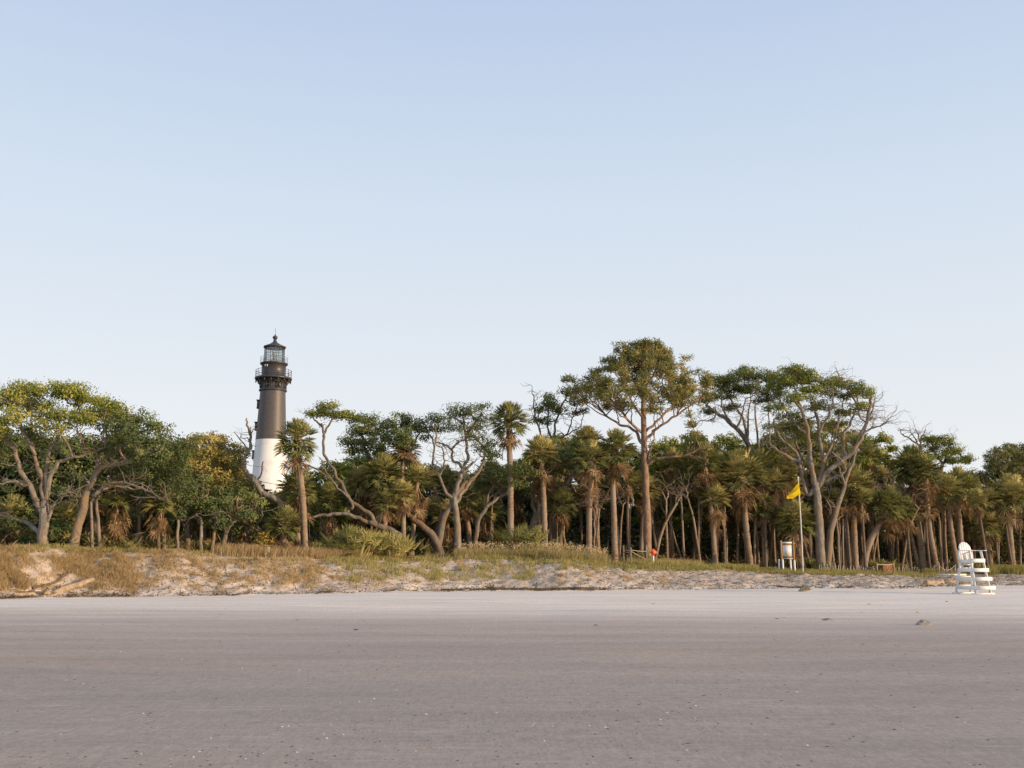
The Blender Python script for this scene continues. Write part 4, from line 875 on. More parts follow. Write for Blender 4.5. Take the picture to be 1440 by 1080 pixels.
# stalks with seed heads
x, y = band(900, 640, 850, .95, 1.6, .2); h = .75+.45*RNG.random(len(x)); blades(mb, x, y, h, .016, .75+.1*RNG.normal(size=len(x)), .25)
n = len(x); hx = np.repeat(x, 6)+RNG.normal(size=n*6)*.05 + .1; hy = np.repeat(y, 6)+RNG.normal(size=n*6)*.05; hz_ = np.repeat(hgt(x, y)+h*.80, 6)+RNG.normal(size=n*6)*.07
mb.leaves(np.stack([hx, hy, hz_], 1), .11, .035, .85+.1*RNG.normal(size=n*6), up=-.3)
stuffo('sea_oats', mb, 'oats', 'tall sea oats with tan seed heads on the middle of the dune')
mb = MB()
x, y = band(26000, 1376, 1520, .95, 1.7, .12); blades(mb, x, y, .45+.55*RNG.random(len(x)), .024, .30+.2*RNG.normal(size=len(x)), .35)
x, y = band(2500, 1288, 1312, .98, 1.2, -1); blades(mb, x, y, .25+.35*RNG.random(len(x)), .024, .2+.2*RNG.normal(size=len(x)), .35)
stuffo('marsh_grass', mb, 'grass_g', 'tall olive grass bank behind the lifeguard chair')

# ------------------------------------------------------------------ lighthouse
LY = 165.0
xL = W(384, 545, LY)[0]; kL = (W(1384, 545, LY)[0]-W(384, 545, LY)[0])/1000
def zL(py): return W(384, py, LY)[2]
g0 = 1.2
lh = thing('lighthouse', 'lighthouse with black upper half, white lower half and glazed lantern under a dark conical roof', 'lighthouse', (xL, LY, g0))
def lz(py): return zL(py) - g0
def rr_(wpx): return wpx*kL/2
zb = lz(619)
def shaft_r(py): return rr_(np.interp(py, [549, 602, 619, 680, 800], [34.5, 39.8, 41.6, 47.5, 60]))
mb = MB(); ps = np.linspace(830, 619.2, 14); mb.lathe([(shaft_r(p), lz(p)) for p in ps], n=48); obj('white_shaft', mb.mesh('white_shaft', M['whitewash'], True), lh)
mb = MB(); mb.lathe([(shaft_r(p)+.012, lz(p)) for p in np.linspace(619, 549, 10)], n=48)
obj('black_shaft', mb.mesh('black_shaft', M['black'], True), lh)
mb = MB(); R0 = rr_(35)
mb.lathe([(R0+.10, lz(551)), (R0+.22, lz(550)), (R0+.22, lz(548.6)), (R0+.08, lz(547.8)), (R0+.05, lz(536.6)), (R0+.28, lz(535.6)), (R0+.28, lz(534.6))], n=48)
sr = obj('service_room', mb.mesh('service_room', M['iron'], True), lh)
for i in range(8):
    a = i*PI/4 + R(22.5)+R(10); ca, sa = math.cos(a), math.sin(a); rot = np.array(((-sa, ca, 0), (ca, sa, 0), (0, 0, 1.))).T; rot = np.stack([(-sa, ca, 0), (ca, sa, 0), (0, 0, 1)], 1)
    mb = MB(); zc = (lz(547)+lz(538))/2; hh = lz(538)-lz(547)
    for dx, dz, w_, h_ in ((-.32, 0, .09, hh), (.32, 0, .09, hh), (0, hh/2-.05, .55, .1), (0, -hh/2+.05, .55, .1), (0, 0, .04, hh-.2)):
        c = np.array((ca, sa, 0))*(R0+.10) + np.array((-sa, ca, 0))*dx + np.array((0, 0, zc+dz)); mb.box(c, (w_, .10, h_), rot)
    wn = obj('window', mb.mesh('window', M['iron']), lh)
    mb = MB(); mb.box(np.array((ca, sa, 0))*(R0+.062)+np.array((0, 0, zc)), (.56, .03, hh-.15), rot); obj('pane', mb.mesh('pane', M['glassdark']), wn)
# gallery
RG = rr_(51)
mb = MB(); mb.lathe([(R0, lz(534.5)), (RG, lz(534)), (RG+.03, lz(533.4)), (RG+.03, lz(531.6)), (R0-.1, lz(531.2))], n=48); gal = obj('gallery', mb.mesh('gallery', M['iron'], False), lh)
for i in range(16):
    a = i*PI/8+.1; ca, sa = math.cos(a), math.sin(a); e = np.array((ca, sa, 0)); mb = MB()
    q = [e*(R0+.08)+np.array((0, 0, lz(546))), e*(R0+.14)+np.array((0, 0, lz(542))), e*(R0+.42)+np.array((0, 0, lz(538))), e*(RG-.22)+np.array((0, 0, lz(535.6)))]
    mb.tube(smooth(q, 4), .065, 6); mb.box(e*(RG-.16)+np.array((0, 0, lz(536.2))), (.14, .14, .55)); mb.beam(e*(R0+.1)+np.array((0, 0, lz(535.0))), e*(RG-.1)+np.array((0, 0, lz(535.0))), .12, .16)
    obj('bracket', mb.mesh('bracket', M['iron']), lh)
def railing(rad, z0, z1, nposts, nrails, name, th=.035):
    mb = MB(); an = np.linspace(0, 2*PI, 49)
    for j in range(nrails):
        z = z1 - (z1-z0)*j/nrails; mb.tube(np.stack([np.cos(an)*rad, np.sin(an)*rad, np.full(49, z)], 1), th*(1 if j == 0 else .7), 5, cap=False)
    for i in range(nposts):
        a = i*2*PI/nposts; p = np.array((math.cos(a)*rad, math.sin(a)*rad, 0)); mb.tube([p+(0, 0, z0), p+(0, 0, z1)], th, 5)
    obj(name, mb.mesh(name, M['iron']), lh)
railing(RG-.10, lz(531.2), lz(521.5), 16, 3, 'gallery_rail', .04)
RW = rr_(33.5)
mb = MB(); mb.lathe([(RW+.06, lz(531.3)), (RW+.06, lz(530)), (RW, lz(529.6)), (RW, lz(514.6)), (RW+.08, lz(514)), (rr_(38), lz(513)), (rr_(38.6), lz(512.2)), (rr_(38.6), lz(511.2)), (1.0, lz(510.6))], n=48)
wr = obj('watch_room', mb.mesh('watch_room', M['iron'], False), lh)
for p in wr.data.polygons: p.use_smooth = True
for dx in (-.30, .10):
    a = R(-112); e = np.array((math.cos(a), math.sin(a), 0)); s_ = np.array((-math.sin(a), math.cos(a), 0)); mb = MB(); mb.box(e*(RW+.03)+s_*dx+np.array((0, 0, lz(516.6))), (.14, .12, .36), np.stack([s_, e, (0, 0, 1)], 1)); obj('vent', mb.mesh('vent', M['panelw']), lh)
railing(rr_(37.6), lz(511), lz(503), 14, 3, 'lantern_rail', .022)
# lantern
RL = rr_(27.5); zl0, zl1 = lz(510.8), lz(489.6); n = 10
mb = MB()
for i in range(n):
    a = i*2*PI/n+.16; mb.tube([(RL*math.cos(a), RL*math.sin(a), zl0), (RL*math.cos(a), RL*math.sin(a), zl1)], .055, 6)
    a2 = a+PI/n; rm = RL*math.cos(PI/n); mb.tube([(rm*math.cos(a2), rm*math.sin(a2), zl0), (rm*math.cos(a2), rm*math.sin(a2), zl1)], .028, 5)
    b2 = a+2*PI/n
    for f in (.0, .30, .62, .98):
        z = zl0+(zl1-zl0)*f; mb.tube([(RL*math.cos(a), RL*math.sin(a), z), (RL*math.cos(b2), RL*math.sin(b2), z)], .045 if f in (0., .98) else .03, 5)
obj('lantern_frame', mb.mesh('lantern_frame', M['iron']), lh)
for i in range(n):
    a = i*2*PI/n+.16; b2 = a+2*PI/n; r_ = RL-.03; mb = MB()
    mb.add([(r_*math.cos(a), r_*math.sin(a), zl0), (r_*math.cos(b2), r_*math.sin(b2), zl0), (r_*math.cos(b2), r_*math.sin(b2), zl1), (r_*math.cos(a), r_*math.sin(a), zl1)], [(0, 1, 2, 3)]); obj('lantern_pane', mb.mesh('lantern_pane', M['glass']), lh)
mb = MB(); mb.lathe([(.9, zl0), (.9, zl0+.25), (.62, zl0+.55), (.28, zl0+.7), (.22, zl0+1.1), (.30, zl0+1.25), (.34, zl0+1.55), (.26, zl0+1.85), (.05, zl0+1.95)], n=24); obj('lens', mb.mesh('lens', M['brass'], True), lh)
mb = MB(); zr = lz(489.5); ap = lz(481)
mb.lathe([(RL-.15, zr-.05), (RL+.22, zr+.02), (RL+.30, zr+.10), (RL+.26, zr+.22), (RL*.55, zr+(ap-zr)*.62), (.34, ap), (.30, ap+.25), (.22, ap+.35), (.24, ap+.45), (.40, ap+.62), (.45, ap+.80), (.36, ap+1.0), (.12, ap+1.12), (.10, ap+1.3), (.0, ap+1.35)], n=10)
obj('roof', mb.mesh('roof', M['iron']), lh)
mb = MB(); mb.tube([(0, 0, ap+1.2), (0, 0, lz(462))], .028, 6); obj('lightning_rod', mb.mesh('lightning_rod', M['iron']), lh)
# hooded stair windows down the side of the shaft
for py in (569, 600, 640):
    for az in (PI+.12,):
        a = az; e = np.array((math.cos(a), math.sin(a), 0)); s_ = np.array((-math.sin(a), math.cos(a), 0)); rot = np.stack([s_, e, (0, 0, 1)], 1); r_ = float(shaft_r(py)); mb = MB()
        for dx in (-.42, .42): mb.box(e*(r_+.08)+s_*dx+np.array((0, 0, lz(py))), (.14, .42, 1.15), rot)
        mb.box(e*(r_+.12)+np.array((0, 0, lz(py)+.66)), (1.14, .55, .16), rot); mb.box(e*(r_+.10)+np.array((0, 0, lz(py)-.64)), (1.05, .48, .13), rot)
        wn = obj('window', mb.mesh('window', M['black']), lh); mb = MB(); mb.box(e*(r_+.0)+np.array((0, 0, lz(py))), (.70, .10, 1.14), rot); obj('pane', mb.mesh('pane', M['glassdark']), wn)

# ------------------------------------------------------------------ lifeguard chair
CY = 47.5; cx = WX(1368.5, CY, 832); cz = gz(cx, CY)
ch = thing('lifeguard_chair', 'tall white wooden lifeguard chair with rounded back and stepped front standing on the sand', 'lifeguard chair', (cx, CY, cz), rz=R(22))
# local: front faces -Y, width along X
WB, WT, D = .45, .35, .58; SH_ = 1.58; AH = 1.98
def leg(sx, front):
    y0 = -D if front else D; y1 = -.30 if front else .24; top = AH if front else SH_+.02
    xw0, xw1 = sx*WB, sx*WT; f = 1 if front else 1
    mb = MB(); mb.beam((xw0, y0, .05), (xw1 if front else sx*(WT+.0), y1, top), .045, .11, (0, 1, 0)); return mb
for sx in (-1, 1):
    for fr in (True, False): obj('leg', leg(sx, fr).mesh('leg', M['white']), ch)
for fy in (-D, D):
    mb = MB(); mb.box((0, fy, .03), (1.22, .22, .06)); obj('skid', mb.mesh('skid', M['white']), ch)
def wat(z): return WB + (WT-WB)*z/AH
def yf(z): return -D + (D-.30)*z/AH
def yb(z): return D - (D-.24)*z/SH_
for i, (z, ext) in enumerate(((.30, .27), (.70, .20), (1.10, .13))):
    for sx in (-1, 1):
        mb = MB(); x_ = sx*(wat(z)+.045); mb.box((x_, (yb(z)+.04 + yf(z)-ext)/2, z), (.04, yb(z)+.04-(yf(z)-ext), .17)); obj('side_rail', mb.mesh('side_rail', M['white']), ch)
    w_ = 2*(wat(z)+.067)
    mb = MB(); mb.box((0, yf(z)-ext-.022, z), (w_, .04, .17)); mb.box((0, yf(z)-ext/2-.02, z+.055), (w_-.17, ext+.0, .035)); obj('step', mb.mesh('step', M['white']), ch)
    mb = MB(); mb.box((0, yb(z)-.02, z+.04), (2*wat(z)-.06, .04, .15)); obj('back_slat', mb.mesh('back_slat', M['white']), ch)
mb = MB(); mb.box((0, yb(1.36), 1.38), (2*wat(1.36)-.06, .04, .12)); obj('back_slat', mb.mesh('back_slat', M['white']), ch)
mb = MB()
for s in (-1, 1): mb.beam((s*.05, yb(1.12)-.04, 1.12), (s*.36, yb(1.3)-.04, 1.34), .03, .08, (0, 1, 0))
obj('back_brace', mb.mesh('back_brace', M['white']), ch)
mb = MB()
for k in range(5): mb.box((0, -.34+.135*k, SH_ - .035*k/4), (.80, .125, .035))
mb.box((0, -.43, SH_-.055), (.84, .04, .15)); mb.tube([(-.42, -.43, SH_+.01), (.42, -.43, SH_+.01)], .032, 8)
obj('seat', mb.mesh('seat', M['white']), ch)
for sx in (-1, 1):
    mb = MB(); mb.box((sx*.385, -.02, SH_-.075), (.04, .60, .16)); obj('seat_rail', mb.mesh('seat_rail', M['white']), ch)
    mb = MB(); mb.box((sx*.44, -.06, AH+.02), (.13, .86, .035)); mb.beam((sx*.39, .26, SH_-.1), (sx*.41, .30, AH), .04, .09, (0, 1, 0)); obj('armrest', mb.mesh('armrest', M['white']), ch)
# rounded reclining back of five boards
mb = MB(); tilt = .16
for k in range(5):
    x0, x1 = -.36+.144*k+.005, -.36+.144*(k+1)-.005
    def topz(x): return .52 + .36*math.sqrt(max(0, 1-(x/.375)**2))
    zs = [topz(x0), topz((x0+x1)/2), topz(x1)]
    def pt(x, z, y): return (x, .20 + z*math.sin(tilt) + y, SH_-.05 + z*math.cos(tilt))
    xm = (x0+x1)/2; v = []
    for y in (0, .03): v += [pt(x0, 0, y), pt(x1, 0, y), pt(x1, zs[2], y), pt(xm, zs[1], y), pt(x0, zs[0], y)]
    mb.add(v, [(0, 1, 2, 4), (6, 5, 9, 7), (0, 5, 6, 1), (1, 6, 7, 2), (2, 7, 8, 3), (3, 8, 9, 4), (4, 9, 5, 0)], [(2, 3, 4), (7, 9, 8)])
obj('backrest', mb.mesh('backrest', M['white']), ch)

# ------------------------------------------------------------------ flagpole
def at(px, off, s=None):
    x = WX(px, 62)
    for _ in range(3): Y = float(crestY(x)) + off; x = WX(px, Y)
    return x, Y, gz(x, Y)
x, Y, z = at(1128, -1.6); P0 = np.array((x, Y, z)); k = mpp(Y)
fp = thing('flagpole', 'slightly leaning pale pole flying the yellow flag', 'flagpole', tuple(P0))
top = W(1122.5, 675, Y) - P0
mb = MB(); mb.tube(smooth([(0, 0, -.3), top*.5+np.array((.03, 0, 0)), top], 6), np.linspace(.052, .04, 13), 10); obj('pole', mb.mesh('pole', M['pole'], True), fp)
mb = MB(); mb.tube([top, top+np.array((-.01, 0, .12))], (.05, .03), 8); mb.lathe([(.0, .10), (.05, .13), (.06, .17), (.04, .21), (0, .22)], top, 10); obj('finial', mb.mesh('finial', M['panelw'], True), fp)
fl = []; nu, nv = 18, 12
A, B_, C_, D_ = [W(*p, Y) - P0 for p in ((1122.8, 678.5), (1125.5, 696), (1107, 702.5), (1105.8, 698))]
mb = MB(); V = []
for iu in range(nu+1):
    for iv in range(nv+1):
        u, v = iu/nu, iv/nv
        t_ = A*(1-u)+D_*u; b_ = B_*(1-u)+C_*u; p = t_*(1-v)+b_*v
        sag = math.sin(u*PI)*.03; p = p + np.array((.05*math.sin(v*5+u*3)*u, -.07 + .12*math.sin(v*7.0+u*2.6)*min(1, u*1.5+.15), -sag + .03*math.sin(u*9)*v)); V.append(p)
i = np.arange(nu)[:, None]*(nv+1); j = np.arange(nv)[None, :]
mb.add(V, np.stack([i+j, i+j+1, i+nv+1+j+1, i+nv+1+j], -1).reshape(-1, 4))
fo = obj('flag', mb.mesh('flag', M['flag'], True), None, tuple(P0)); tag(fo, 'plain yellow flag drooping from the top of the leaning pole', 'flag')

# ------------------------------------------------------------------ notice board and the white stakes round it
x, Y, z = at(1106.5, -.6); k = mpp(Y); O = np.array((x, Y, z))
nb = thing('notice_board', 'brown timber notice board with blank white panel beside the flagpole', 'notice board', tuple(O), rz=R(-6))
def L_(px, py): q = W(px, py, Y) - O; return q[0], q[2]
for px in (1098.2, 1115): 
    x0, z1 = L_(px, 760); mb = MB(); mb.box((x0, 0, (z1-.3)/2), (.115, .115, z1+.3)); obj('post', mb.mesh('post', M['wood_post']), nb)
xa, za = L_(1098.7, 762.2); xb, zb_ = L_(1112.2, 764)
mb = MB(); mb.box(((xa+xb)/2+.03, -.02, (za+zb_)/2), (xb-xa+.02, .05, .10)); obj('header', mb.mesh('header', M['panelw']), nb)
for py in (765.4, 783.6):
    _, zc = L_(1106, py); mb = MB(); mb.box(((xa+xb)/2+.06, 0, zc), (xb-xa+.05, .07, .085)); obj('crossbar', mb.mesh('crossbar', M['wood_post']), nb)
_, z0 = L_(1106, 782.2); _, z1 = L_(1106, 766.8)
mb = MB(); mb.box(((xa+xb)/2+.06, -.01, (z0+z1)/2), (xb-xa-.02, .04, z1-z0)); obj('panel', mb.mesh('panel', M['panelw']), nb)
_, zc = L_(1106, 785.6); mb = MB(); mb.box(((xa+xb)/2+.06, -.03, zc), (xb-xa+.0, .05, .035)); obj('ledge', mb.mesh('ledge', M['panelw']), nb)
for px, py0, off, lb in ((1095.2, 787, -.55, 'short white stake just outside the left post of the notice board'), (1100.6, 787, -.65, 'short white stake inside the left post of the notice board'), (1111.5, 787, -.45, 'short white stake inside the right post of the notice board'), (1117, 788, -.75, 'short white stake outside the right post of the notice board')):
    x, Y2, z = at(px, off-.15); h = W(px, py0, Y2)[2]-z; mb = MB(); mb.box((0, 0, h/2-.1), (.105, .05, h+.2)); mb.box((0, 0, h+.012), (.085, .04, .025))
    tag(obj('stake', mb.mesh('stake', M['white']), None, (x, Y2, z)), lb, 'stake', 'white stakes around the notice board')
# ------------------------------------------------------------------ posts with ropes, orange sign
x, Y, z = at(887, -.5); O = np.array((x, Y, z)); 
bt = thing('rope_barrier', 'three weathered posts joined by sagging ropes at the top of the dune path', 'barrier', tuple(O))
pp = []
for px, py, off in ((876.8, 767, .6), (887, 769.5, -.5), (909.2, 766, 1.6)):
    x2, Y2, z2 = at(px, off); q = np.array((x2, Y2, z2))-O; h = W(px, py, Y2)[2]-z2; mb = MB(); mb.tube([q-(0, 0, .2), q+(0, 0, h*.5), q+(.01, 0, h)], (.062, .056, .05), 8, wob=.1); obj('post', mb.mesh('post', M['bark_pale'], True), bt); pp.append((q, h))
def rope(a, b, sag, r=.018, m='rope', par=None, nm='rope'):
    t = np.linspace(0, 1, 11)[:, None]; P = np.array(a)*(1-t)+np.array(b)*t; P[:, 2] -= sag*4*t[:, 0]*(1-t[:, 0]); mb = MB(); mb.tube(P, r, 5); return obj(nm, mb.mesh(nm, M[m], True), par)
for f in (.78, .68): rope(pp[0][0]+(0, 0, pp[0][1]*f), pp[1][0]+(0, 0, pp[1][1]*(f+.06)), .03, par=bt)
rope(pp[1][0]+(0, 0, pp[1][1]*.86), pp[2][0]+(0, 0, pp[2][1]*.68), .03, par=bt); rope(pp[1][0]+(0, 0, pp[1][1]*.80), pp[2][0]+(0, 0, pp[2][1]*.28), .02, par=bt)
x, Y, z = at(919, .2); O = np.array((x, Y, z)); hs = W(919, 776.5, Y)[2]-z
sg = thing('warning_sign', 'small orange diamond sign on a short white post below the tallest pine', 'sign', tuple(O), rz=R(6))
mb = MB(); mb.box((0, .03, hs/2), (.085, .05, hs)); obj('post', mb.mesh('post', M['white']), sg)
c45 = math.cos(PI/4); mb = MB(); mb.box((0, -.012, hs), (.33, .02, .33), np.array(((c45, 0, -c45), (0, 1, 0), (c45, 0, c45)))); pl = obj('plate', mb.mesh('plate', M['orange']), sg)
mb = MB(); mb.box((-.01, -.026, hs-.03), (.09, .008, .10)); mb.box((-.01, -.0265, hs+.045), (.05, .008, .04)); obj('symbol', mb.mesh('symbol', M['orange_d']), pl)
# ------------------------------------------------------------------ slat fence, gate, rope
fe = thing('sand_fence', 'low fence of leaning grey slats running along the foot of the palms towards the chair', 'fence', at(1240, .3))
O = np.array(fe.location); pts = []
for px in np.concatenate([np.arange(1150, 1231, 1.5), np.arange(1258, 1330, 1.75), np.arange(1334, 1348, 1.8)]):
    px += RNG.uniform(-.5, .5); x2, Y2, z2 = at(px, .5 + .5*math.sin(px*.09)); q = np.array((x2, Y2, z2))-O; h = RNG.uniform(.45, .8)*(.8+.5*vn(px*.15, 2.2, 3)); ln = RNG.normal()*.12
    if RNG.random() < .12: continue
    mb = MB(); mb.beam(q-(0, 0, .1), q+(ln*h*1.2, RNG.normal()*.06, h), .045, .014, (0, 1, 0), tint=RNG.random()); pts.append(q+(ln*h*.6, 0, h*.6)); obj('slat', mb.mesh('slat', M['slat']), fe)
run = [pts[0]]; runs = [run]
for a, b in zip(pts[:-1], pts[1:]):
    if np.linalg.norm(a-b) > .7: run = []; runs.append(run)
    run.append(b)
for run in runs:
    if len(run) > 2: mb = MB(); mb.tube(np.array(run), .010, 4, cap=False); obj('wire', mb.mesh('wire', M['iron']), fe)
O = np.array(at(1244, -.1)); ga = thing('fence_gate', 'gate opening between two pale posts with a top rope and rusty netting', 'gate', tuple(O)); pp = []
for px, py in ((1232.5, 791), (1256, 791)):
    x2, Y2, z2 = at(px, -.1); q = np.array((x2, Y2, z2))-O; h = W(px, py, Y2)[2]-z2; mb = MB(); mb.tube([q-(0, 0, .2), q+(0, 0, h)], (.065, .055), 8, wob=.1); obj('post', mb.mesh('post', M['wood'], True), ga); pp.append(q+(0, 0, h*.85))
rope(pp[0], pp[1], .03, .022, par=ga)
mb = MB()
for i in range(15):
    f = .38+.5*i/14; p = pp[0]*(1-f)+pp[1]*f; mb.beam(p, p-(RNG.normal()*.06, 0, .55+.15*RNG.random()), .022, .015, (0, 1, 0))
for j in range(5): mb.tube([pp[0]*.62+pp[1]*.38-(0, 0, .1+.12*j), pp[0]*.12+pp[1]*.88-(0, 0, .1+.12*j+.04*RNG.normal())], .012, 4)
obj('netting', mb.mesh('netting', M['net']), ga)
O = np.array(at(1330, -.1)); rb = thing('rope_barrier', 'single drooping rope strung between two stakes beside the lifeguard chair', 'barrier', tuple(O)); pp = []
for px, py in ((1318.5, 791.5), (1341.5, 794)):
    x2, Y2, z2 = at(px, -.1); q = np.array((x2, Y2, z2))-O; h = W(px, py, Y2)[2]-z2; mb = MB(); mb.tube([q-(0, 0, .2), q+(RNG.normal()*.04, 0, h)], (.06, .05), 8, wob=.1); obj('post', mb.mesh('post', M['wood'], True), rb); pp.append(q+(0, 0, h*.92))
rope(pp[0], pp[1], .40, .022, par=rb)
# ------------------------------------------------------------------ driftwood, lumps, wrack
def log(label, p0, p1, s0, s1, r0, r1, mat='wood', bend=.06, name='driftwood_log', stubs=2, lift=.5):
    out = []
    for px, s in ((p0, s0), (p1, s1)):
        x = WX(px, 50)
        for _ in range(3): Y = float(toeY(x)) + s; x = WX(px, Y)
        out.append(np.array((x, Y)))
    O = np.array((*out[0], gz(*out[0]))); P = []
    for t in np.linspace(0, 1, 12):
        q = out[0]*(1-t)+out[1]*t; q = q + (RNG.normal()*bend, RNG.normal()*bend); P.append((q[0], q[1], gz(*q)+lift*(r0*(1-t)+r1*t)))
    P = np.array(P)-O; P[1:-1, 2] = P[1:-1, 2]*.5+.25*(P[:-2, 2]+P[2:, 2])
    mb = MB(); mb.tube(smooth(P, 2), np.linspace(r0, r1, 23), 9, wob=.25)
    for _ in range(stubs): a = P[RNG.integers(2, 11)]; d = RNG.normal(size=3); d[2] = abs(d[2])*.5; twig(mb, a, a+d*.3, r1*.5, r1*.25)
    tag(obj(name, mb.mesh(name, M[mat], True), None, tuple(O)), label, 'driftwood')
log('long golden driftwood log lying below the brown tufts at the foot of the dune', 24, 132, .9, 1.6, .10, .17, 'wood', .05)
log('thin reddish driftwood branch just above the golden log', 30, 96, 1.5, 1.9, .05, .07, 'wood_dark', .08)
log('long dark driftwood pole resting on the wrack line in the middle of the beach', 690, 834, .15, -.9, .04, .11, 'wood_dark', .16, lift=.6)
log('thin dark branch trailing on the wrack line left of the long dark pole', 620, 752, .2, -.2, .04, .07, 'wood_dark', .14)
log('dark stick on the wrack line below the flagpole', 1090, 1128, -.2, -.4, .05, .08, 'wood_dark', .1)
log('pale stranded log half buried beside the lifeguard chair', 1300, 1322, 1.2, 1.5, .16, .20, 'wood', .04)
log('brown broken log with raised stump end beside the pale buried log', 1316, 1344, 1.8, 1.9, .20, .12, 'wood', .12, stubs=5)
x, Y, z = at(1337, -2.2); mb = MB(); mb.box((0, 0, .06), (2.0, .16, .12)); tag(obj('timber_plank', mb.mesh('timber_plank', M['white']), None, (x, Y, z+.05)), 'straight white timber plank lying on the sand behind the lifeguard chair', 'plank')
def lump(label, px, py, w_, h_, mat='sandlump', name='sand_lump', cat='sand lump', dk=0):
    Y = gY(py); x = WX(px, Y, py); z = gz(x, Y); mb = MB(); n, m_ = 16, 7; V = []
    for a in range(m_+1):
        for b in range(n):
            f = a/m_; an = b*2*PI/n; r_ = math.sin(f*PI/2)*(1+.9*vn(math.cos(an)*2.4+px, math.sin(an)*1.7+f*2, 4)); V.append((math.cos(an)*r_*w_/2, math.sin(an)*r_*w_*.30, h_*math.cos(f*PI/2)*(1+1.3*vn(math.cos(an)*3.2+px*.3, math.sin(an)*3.2+f*5, 6)) - .02))
    i = np.arange(m_)[:, None]*n; j = np.arange(n)[None, :]; j2 = (j+1) % n
    mb.add(V, np.stack([i+j, i+n+j, i+n+j2, i+j2], -1).reshape(-1, 4)); tag(obj(name, mb.mesh(name, M[mat], False), None, (x, Y, z)), label, cat)
lump('largest peaked sand lump on the open beach in front of the lifeguard chair', 1298, 878, .40, .11)
lump('smaller flattened sand lump left of the largest one', 1164, 872, .36, .055)
lump('rounded wet stump beside the dark stick below the flagpole', 1131, 832, .58, .26, 'wood', 'stump', 'stump')
for px, py, lb in ((1092, 871, 'dark seaweed scrap left of the smaller flattened sand lump'), (1222, 850, 'dark seaweed scrap on the dry sand between notice board and chair'), (1331, 845, 'small dark seaweed scrap on the sand just below the lifeguard chair'), (919, 849, 'dark seaweed scrap on the dry sand straight below the orange sign'), (1290, 861, 'tiny dark seaweed scrap above the largest sand lump'), (418, 873, 'forked dark scrap on the sand below the lighthouse'), (838, 880, 'faint dark scrap on damp sand below the end of the long pole'), (500, 887, 'solitary dark crumb on damp sand below the palmetto clumps')):
    lump(lb, px, py, .16, .03, 'wood_dark', 'seaweed_scrap', 'seaweed')
# small pale things in the shade under the lighthouse palms
x, Y, z = at(376.5, 2.0); h = W(376, 770, Y)[2]-z; mb = MB(); mb.box((0, 0, h/2), (.16, .06, h)); mb.box((0, 0, h+.015), (.12, .05, .03)); tag(obj('stake', mb.mesh('stake', M['panelw']), None, (x, Y, z)), 'pale marker stake in the grass under the squat palm', 'stake')
x, Y, z = at(350, 3.0); h = W(350, 771, Y)[2]-z; mb = MB(); mb.box((0, 0, h-.18), (.42, .05, .26)); o_ = thing('low_sign', 'small pale low sign in deep shade below the dead snag', 'sign', (x, Y, z)); obj('panel', mb.mesh('panel', M['panelw']), o_); mb = MB(); mb.box((0, .045, h/2-.05), (.08, .04, h-.1)); obj('post', mb.mesh('post', M['wood_post']), o_)
x, Y, z = at(368, 2.6); mb = MB(); pad_leaves(mb, np.array((0, 0, .75)), .42, .4, .55, 1.6, .16, .6, .2); 
sb = MB(); [twig(sb, (0, 0, -.1), (RNG.normal()*.3, RNG.normal()*.3, .9), .02, .008) for _ in range(7)]
o_ = thing('yellow_bush', 'little bright yellow bush catching the sun beneath the squat palm', 'bush', (x, Y, z)); obj('crown', mb.mesh('crown', M['yellowleaf']), o_); obj('stems', sb.mesh('stems', M['bark_oak']), o_)
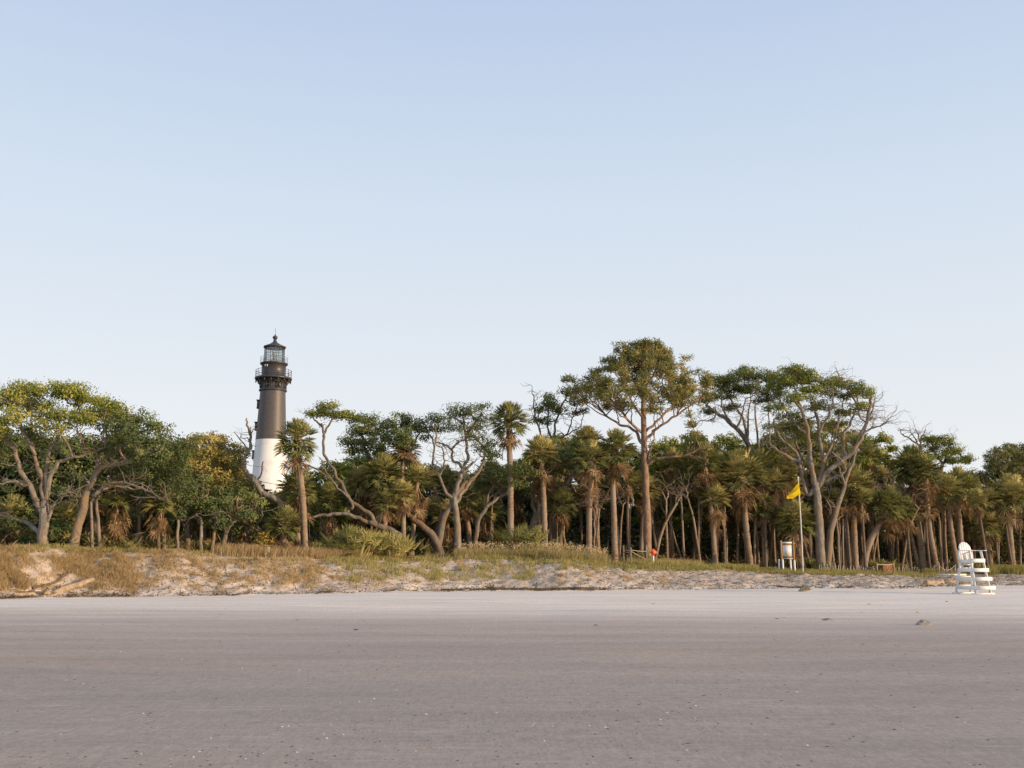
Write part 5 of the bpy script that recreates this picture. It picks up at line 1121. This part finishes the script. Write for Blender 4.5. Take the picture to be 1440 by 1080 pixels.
# wrack line and litter
mb = MB(); N = 3000
px = RNG.uniform(-60, 1500, N); x = (px-720)/FPX*52
for _ in range(3): yy = toeY(x) - .35 + .35*vn(px*.02, 1.1, 9) + RNG.normal(size=N)*.45*(.5+.8*(vn(px*.013, 5., 10)+.5)); x = (px-720)/FPX*yy
keep = vn(px*.035, .3, 12)+.5 > .5; x, yy = x[keep], yy[keep]; n = len(x)
mb.leaves(np.stack([x, yy, hgt(x, yy)+.03+.05*RNG.random(n)], 1), .42*(.3+RNG.random(n)), .05, .15+.7*RNG.random(n)*RNG.random(n), up=2.0)
stuffo('wrack', mb, 'palm_dead', 'thin dark line of stranded reeds at the foot of the dune')
mb = MB(); x, y = band(12000, -60, 1500, -.16, .9, .2); n = len(x); mb.leaves(np.stack([x, y, hgt(x, y)+.03], 1), .24*(.3+RNG.random(n)), .05, .35+.65*RNG.random(n), up=.6)
stuffo('dune_litter', mb, 'palm_dead', 'dry reed bits scattered over the lumpy sand')
# shells
mb = MB(); N = 6000; py = 850 + 235*RNG.random(N)**.75; Yv = np.array([gY(p) for p in py]); px = RNG.uniform(-60, 1500, N)
cl = vn(px*.006, py*.03, 21)+.5; keep = RNG.random(N) < (.15+.9*cl**2); px, Yv = px[keep], Yv[keep]; x = (px-720)/FPX*Yv; n = len(x)
sz = .0065*(.5+1.5*RNG.random(n)**4)*(1+Yv*.03); z = hgt(x, Yv)
o6 = np.array([(1, 0, 0), (0, 1, 0), (-1, 0, 0), (0, -1, 0), (0, 0, .45), (0, 0, -.3)]); an = RNG.random(n)*6.28; st = .5+RNG.random(n)
V = o6[None]*sz[:, None, None]; V[:, :, 0] *= st[:, None]*1.5; c_, s_ = np.cos(an)[:, None], np.sin(an)[:, None]
V = np.stack([V[..., 0]*c_-V[..., 1]*s_, V[..., 0]*s_+V[..., 1]*c_, V[..., 2]], -1) + np.stack([x, Yv, z], 1)[:, None]
f8 = np.array([(0, 1, 4), (1, 2, 4), (2, 3, 4), (3, 0, 4), (1, 0, 5), (2, 1, 5), (3, 2, 5), (0, 3, 5)])
mb.add(V.reshape(-1, 3), None, (np.arange(n)[:, None, None]*6 + f8[None]).reshape(-1, 3), tint=np.repeat(np.where(RNG.random(n) < .22, .75+.25*RNG.random(n), .25*RNG.random(n)), 8))
stuffo('shells', mb, 'shell', 'tiny pale and dark shell fragments strewn over the damp sand')
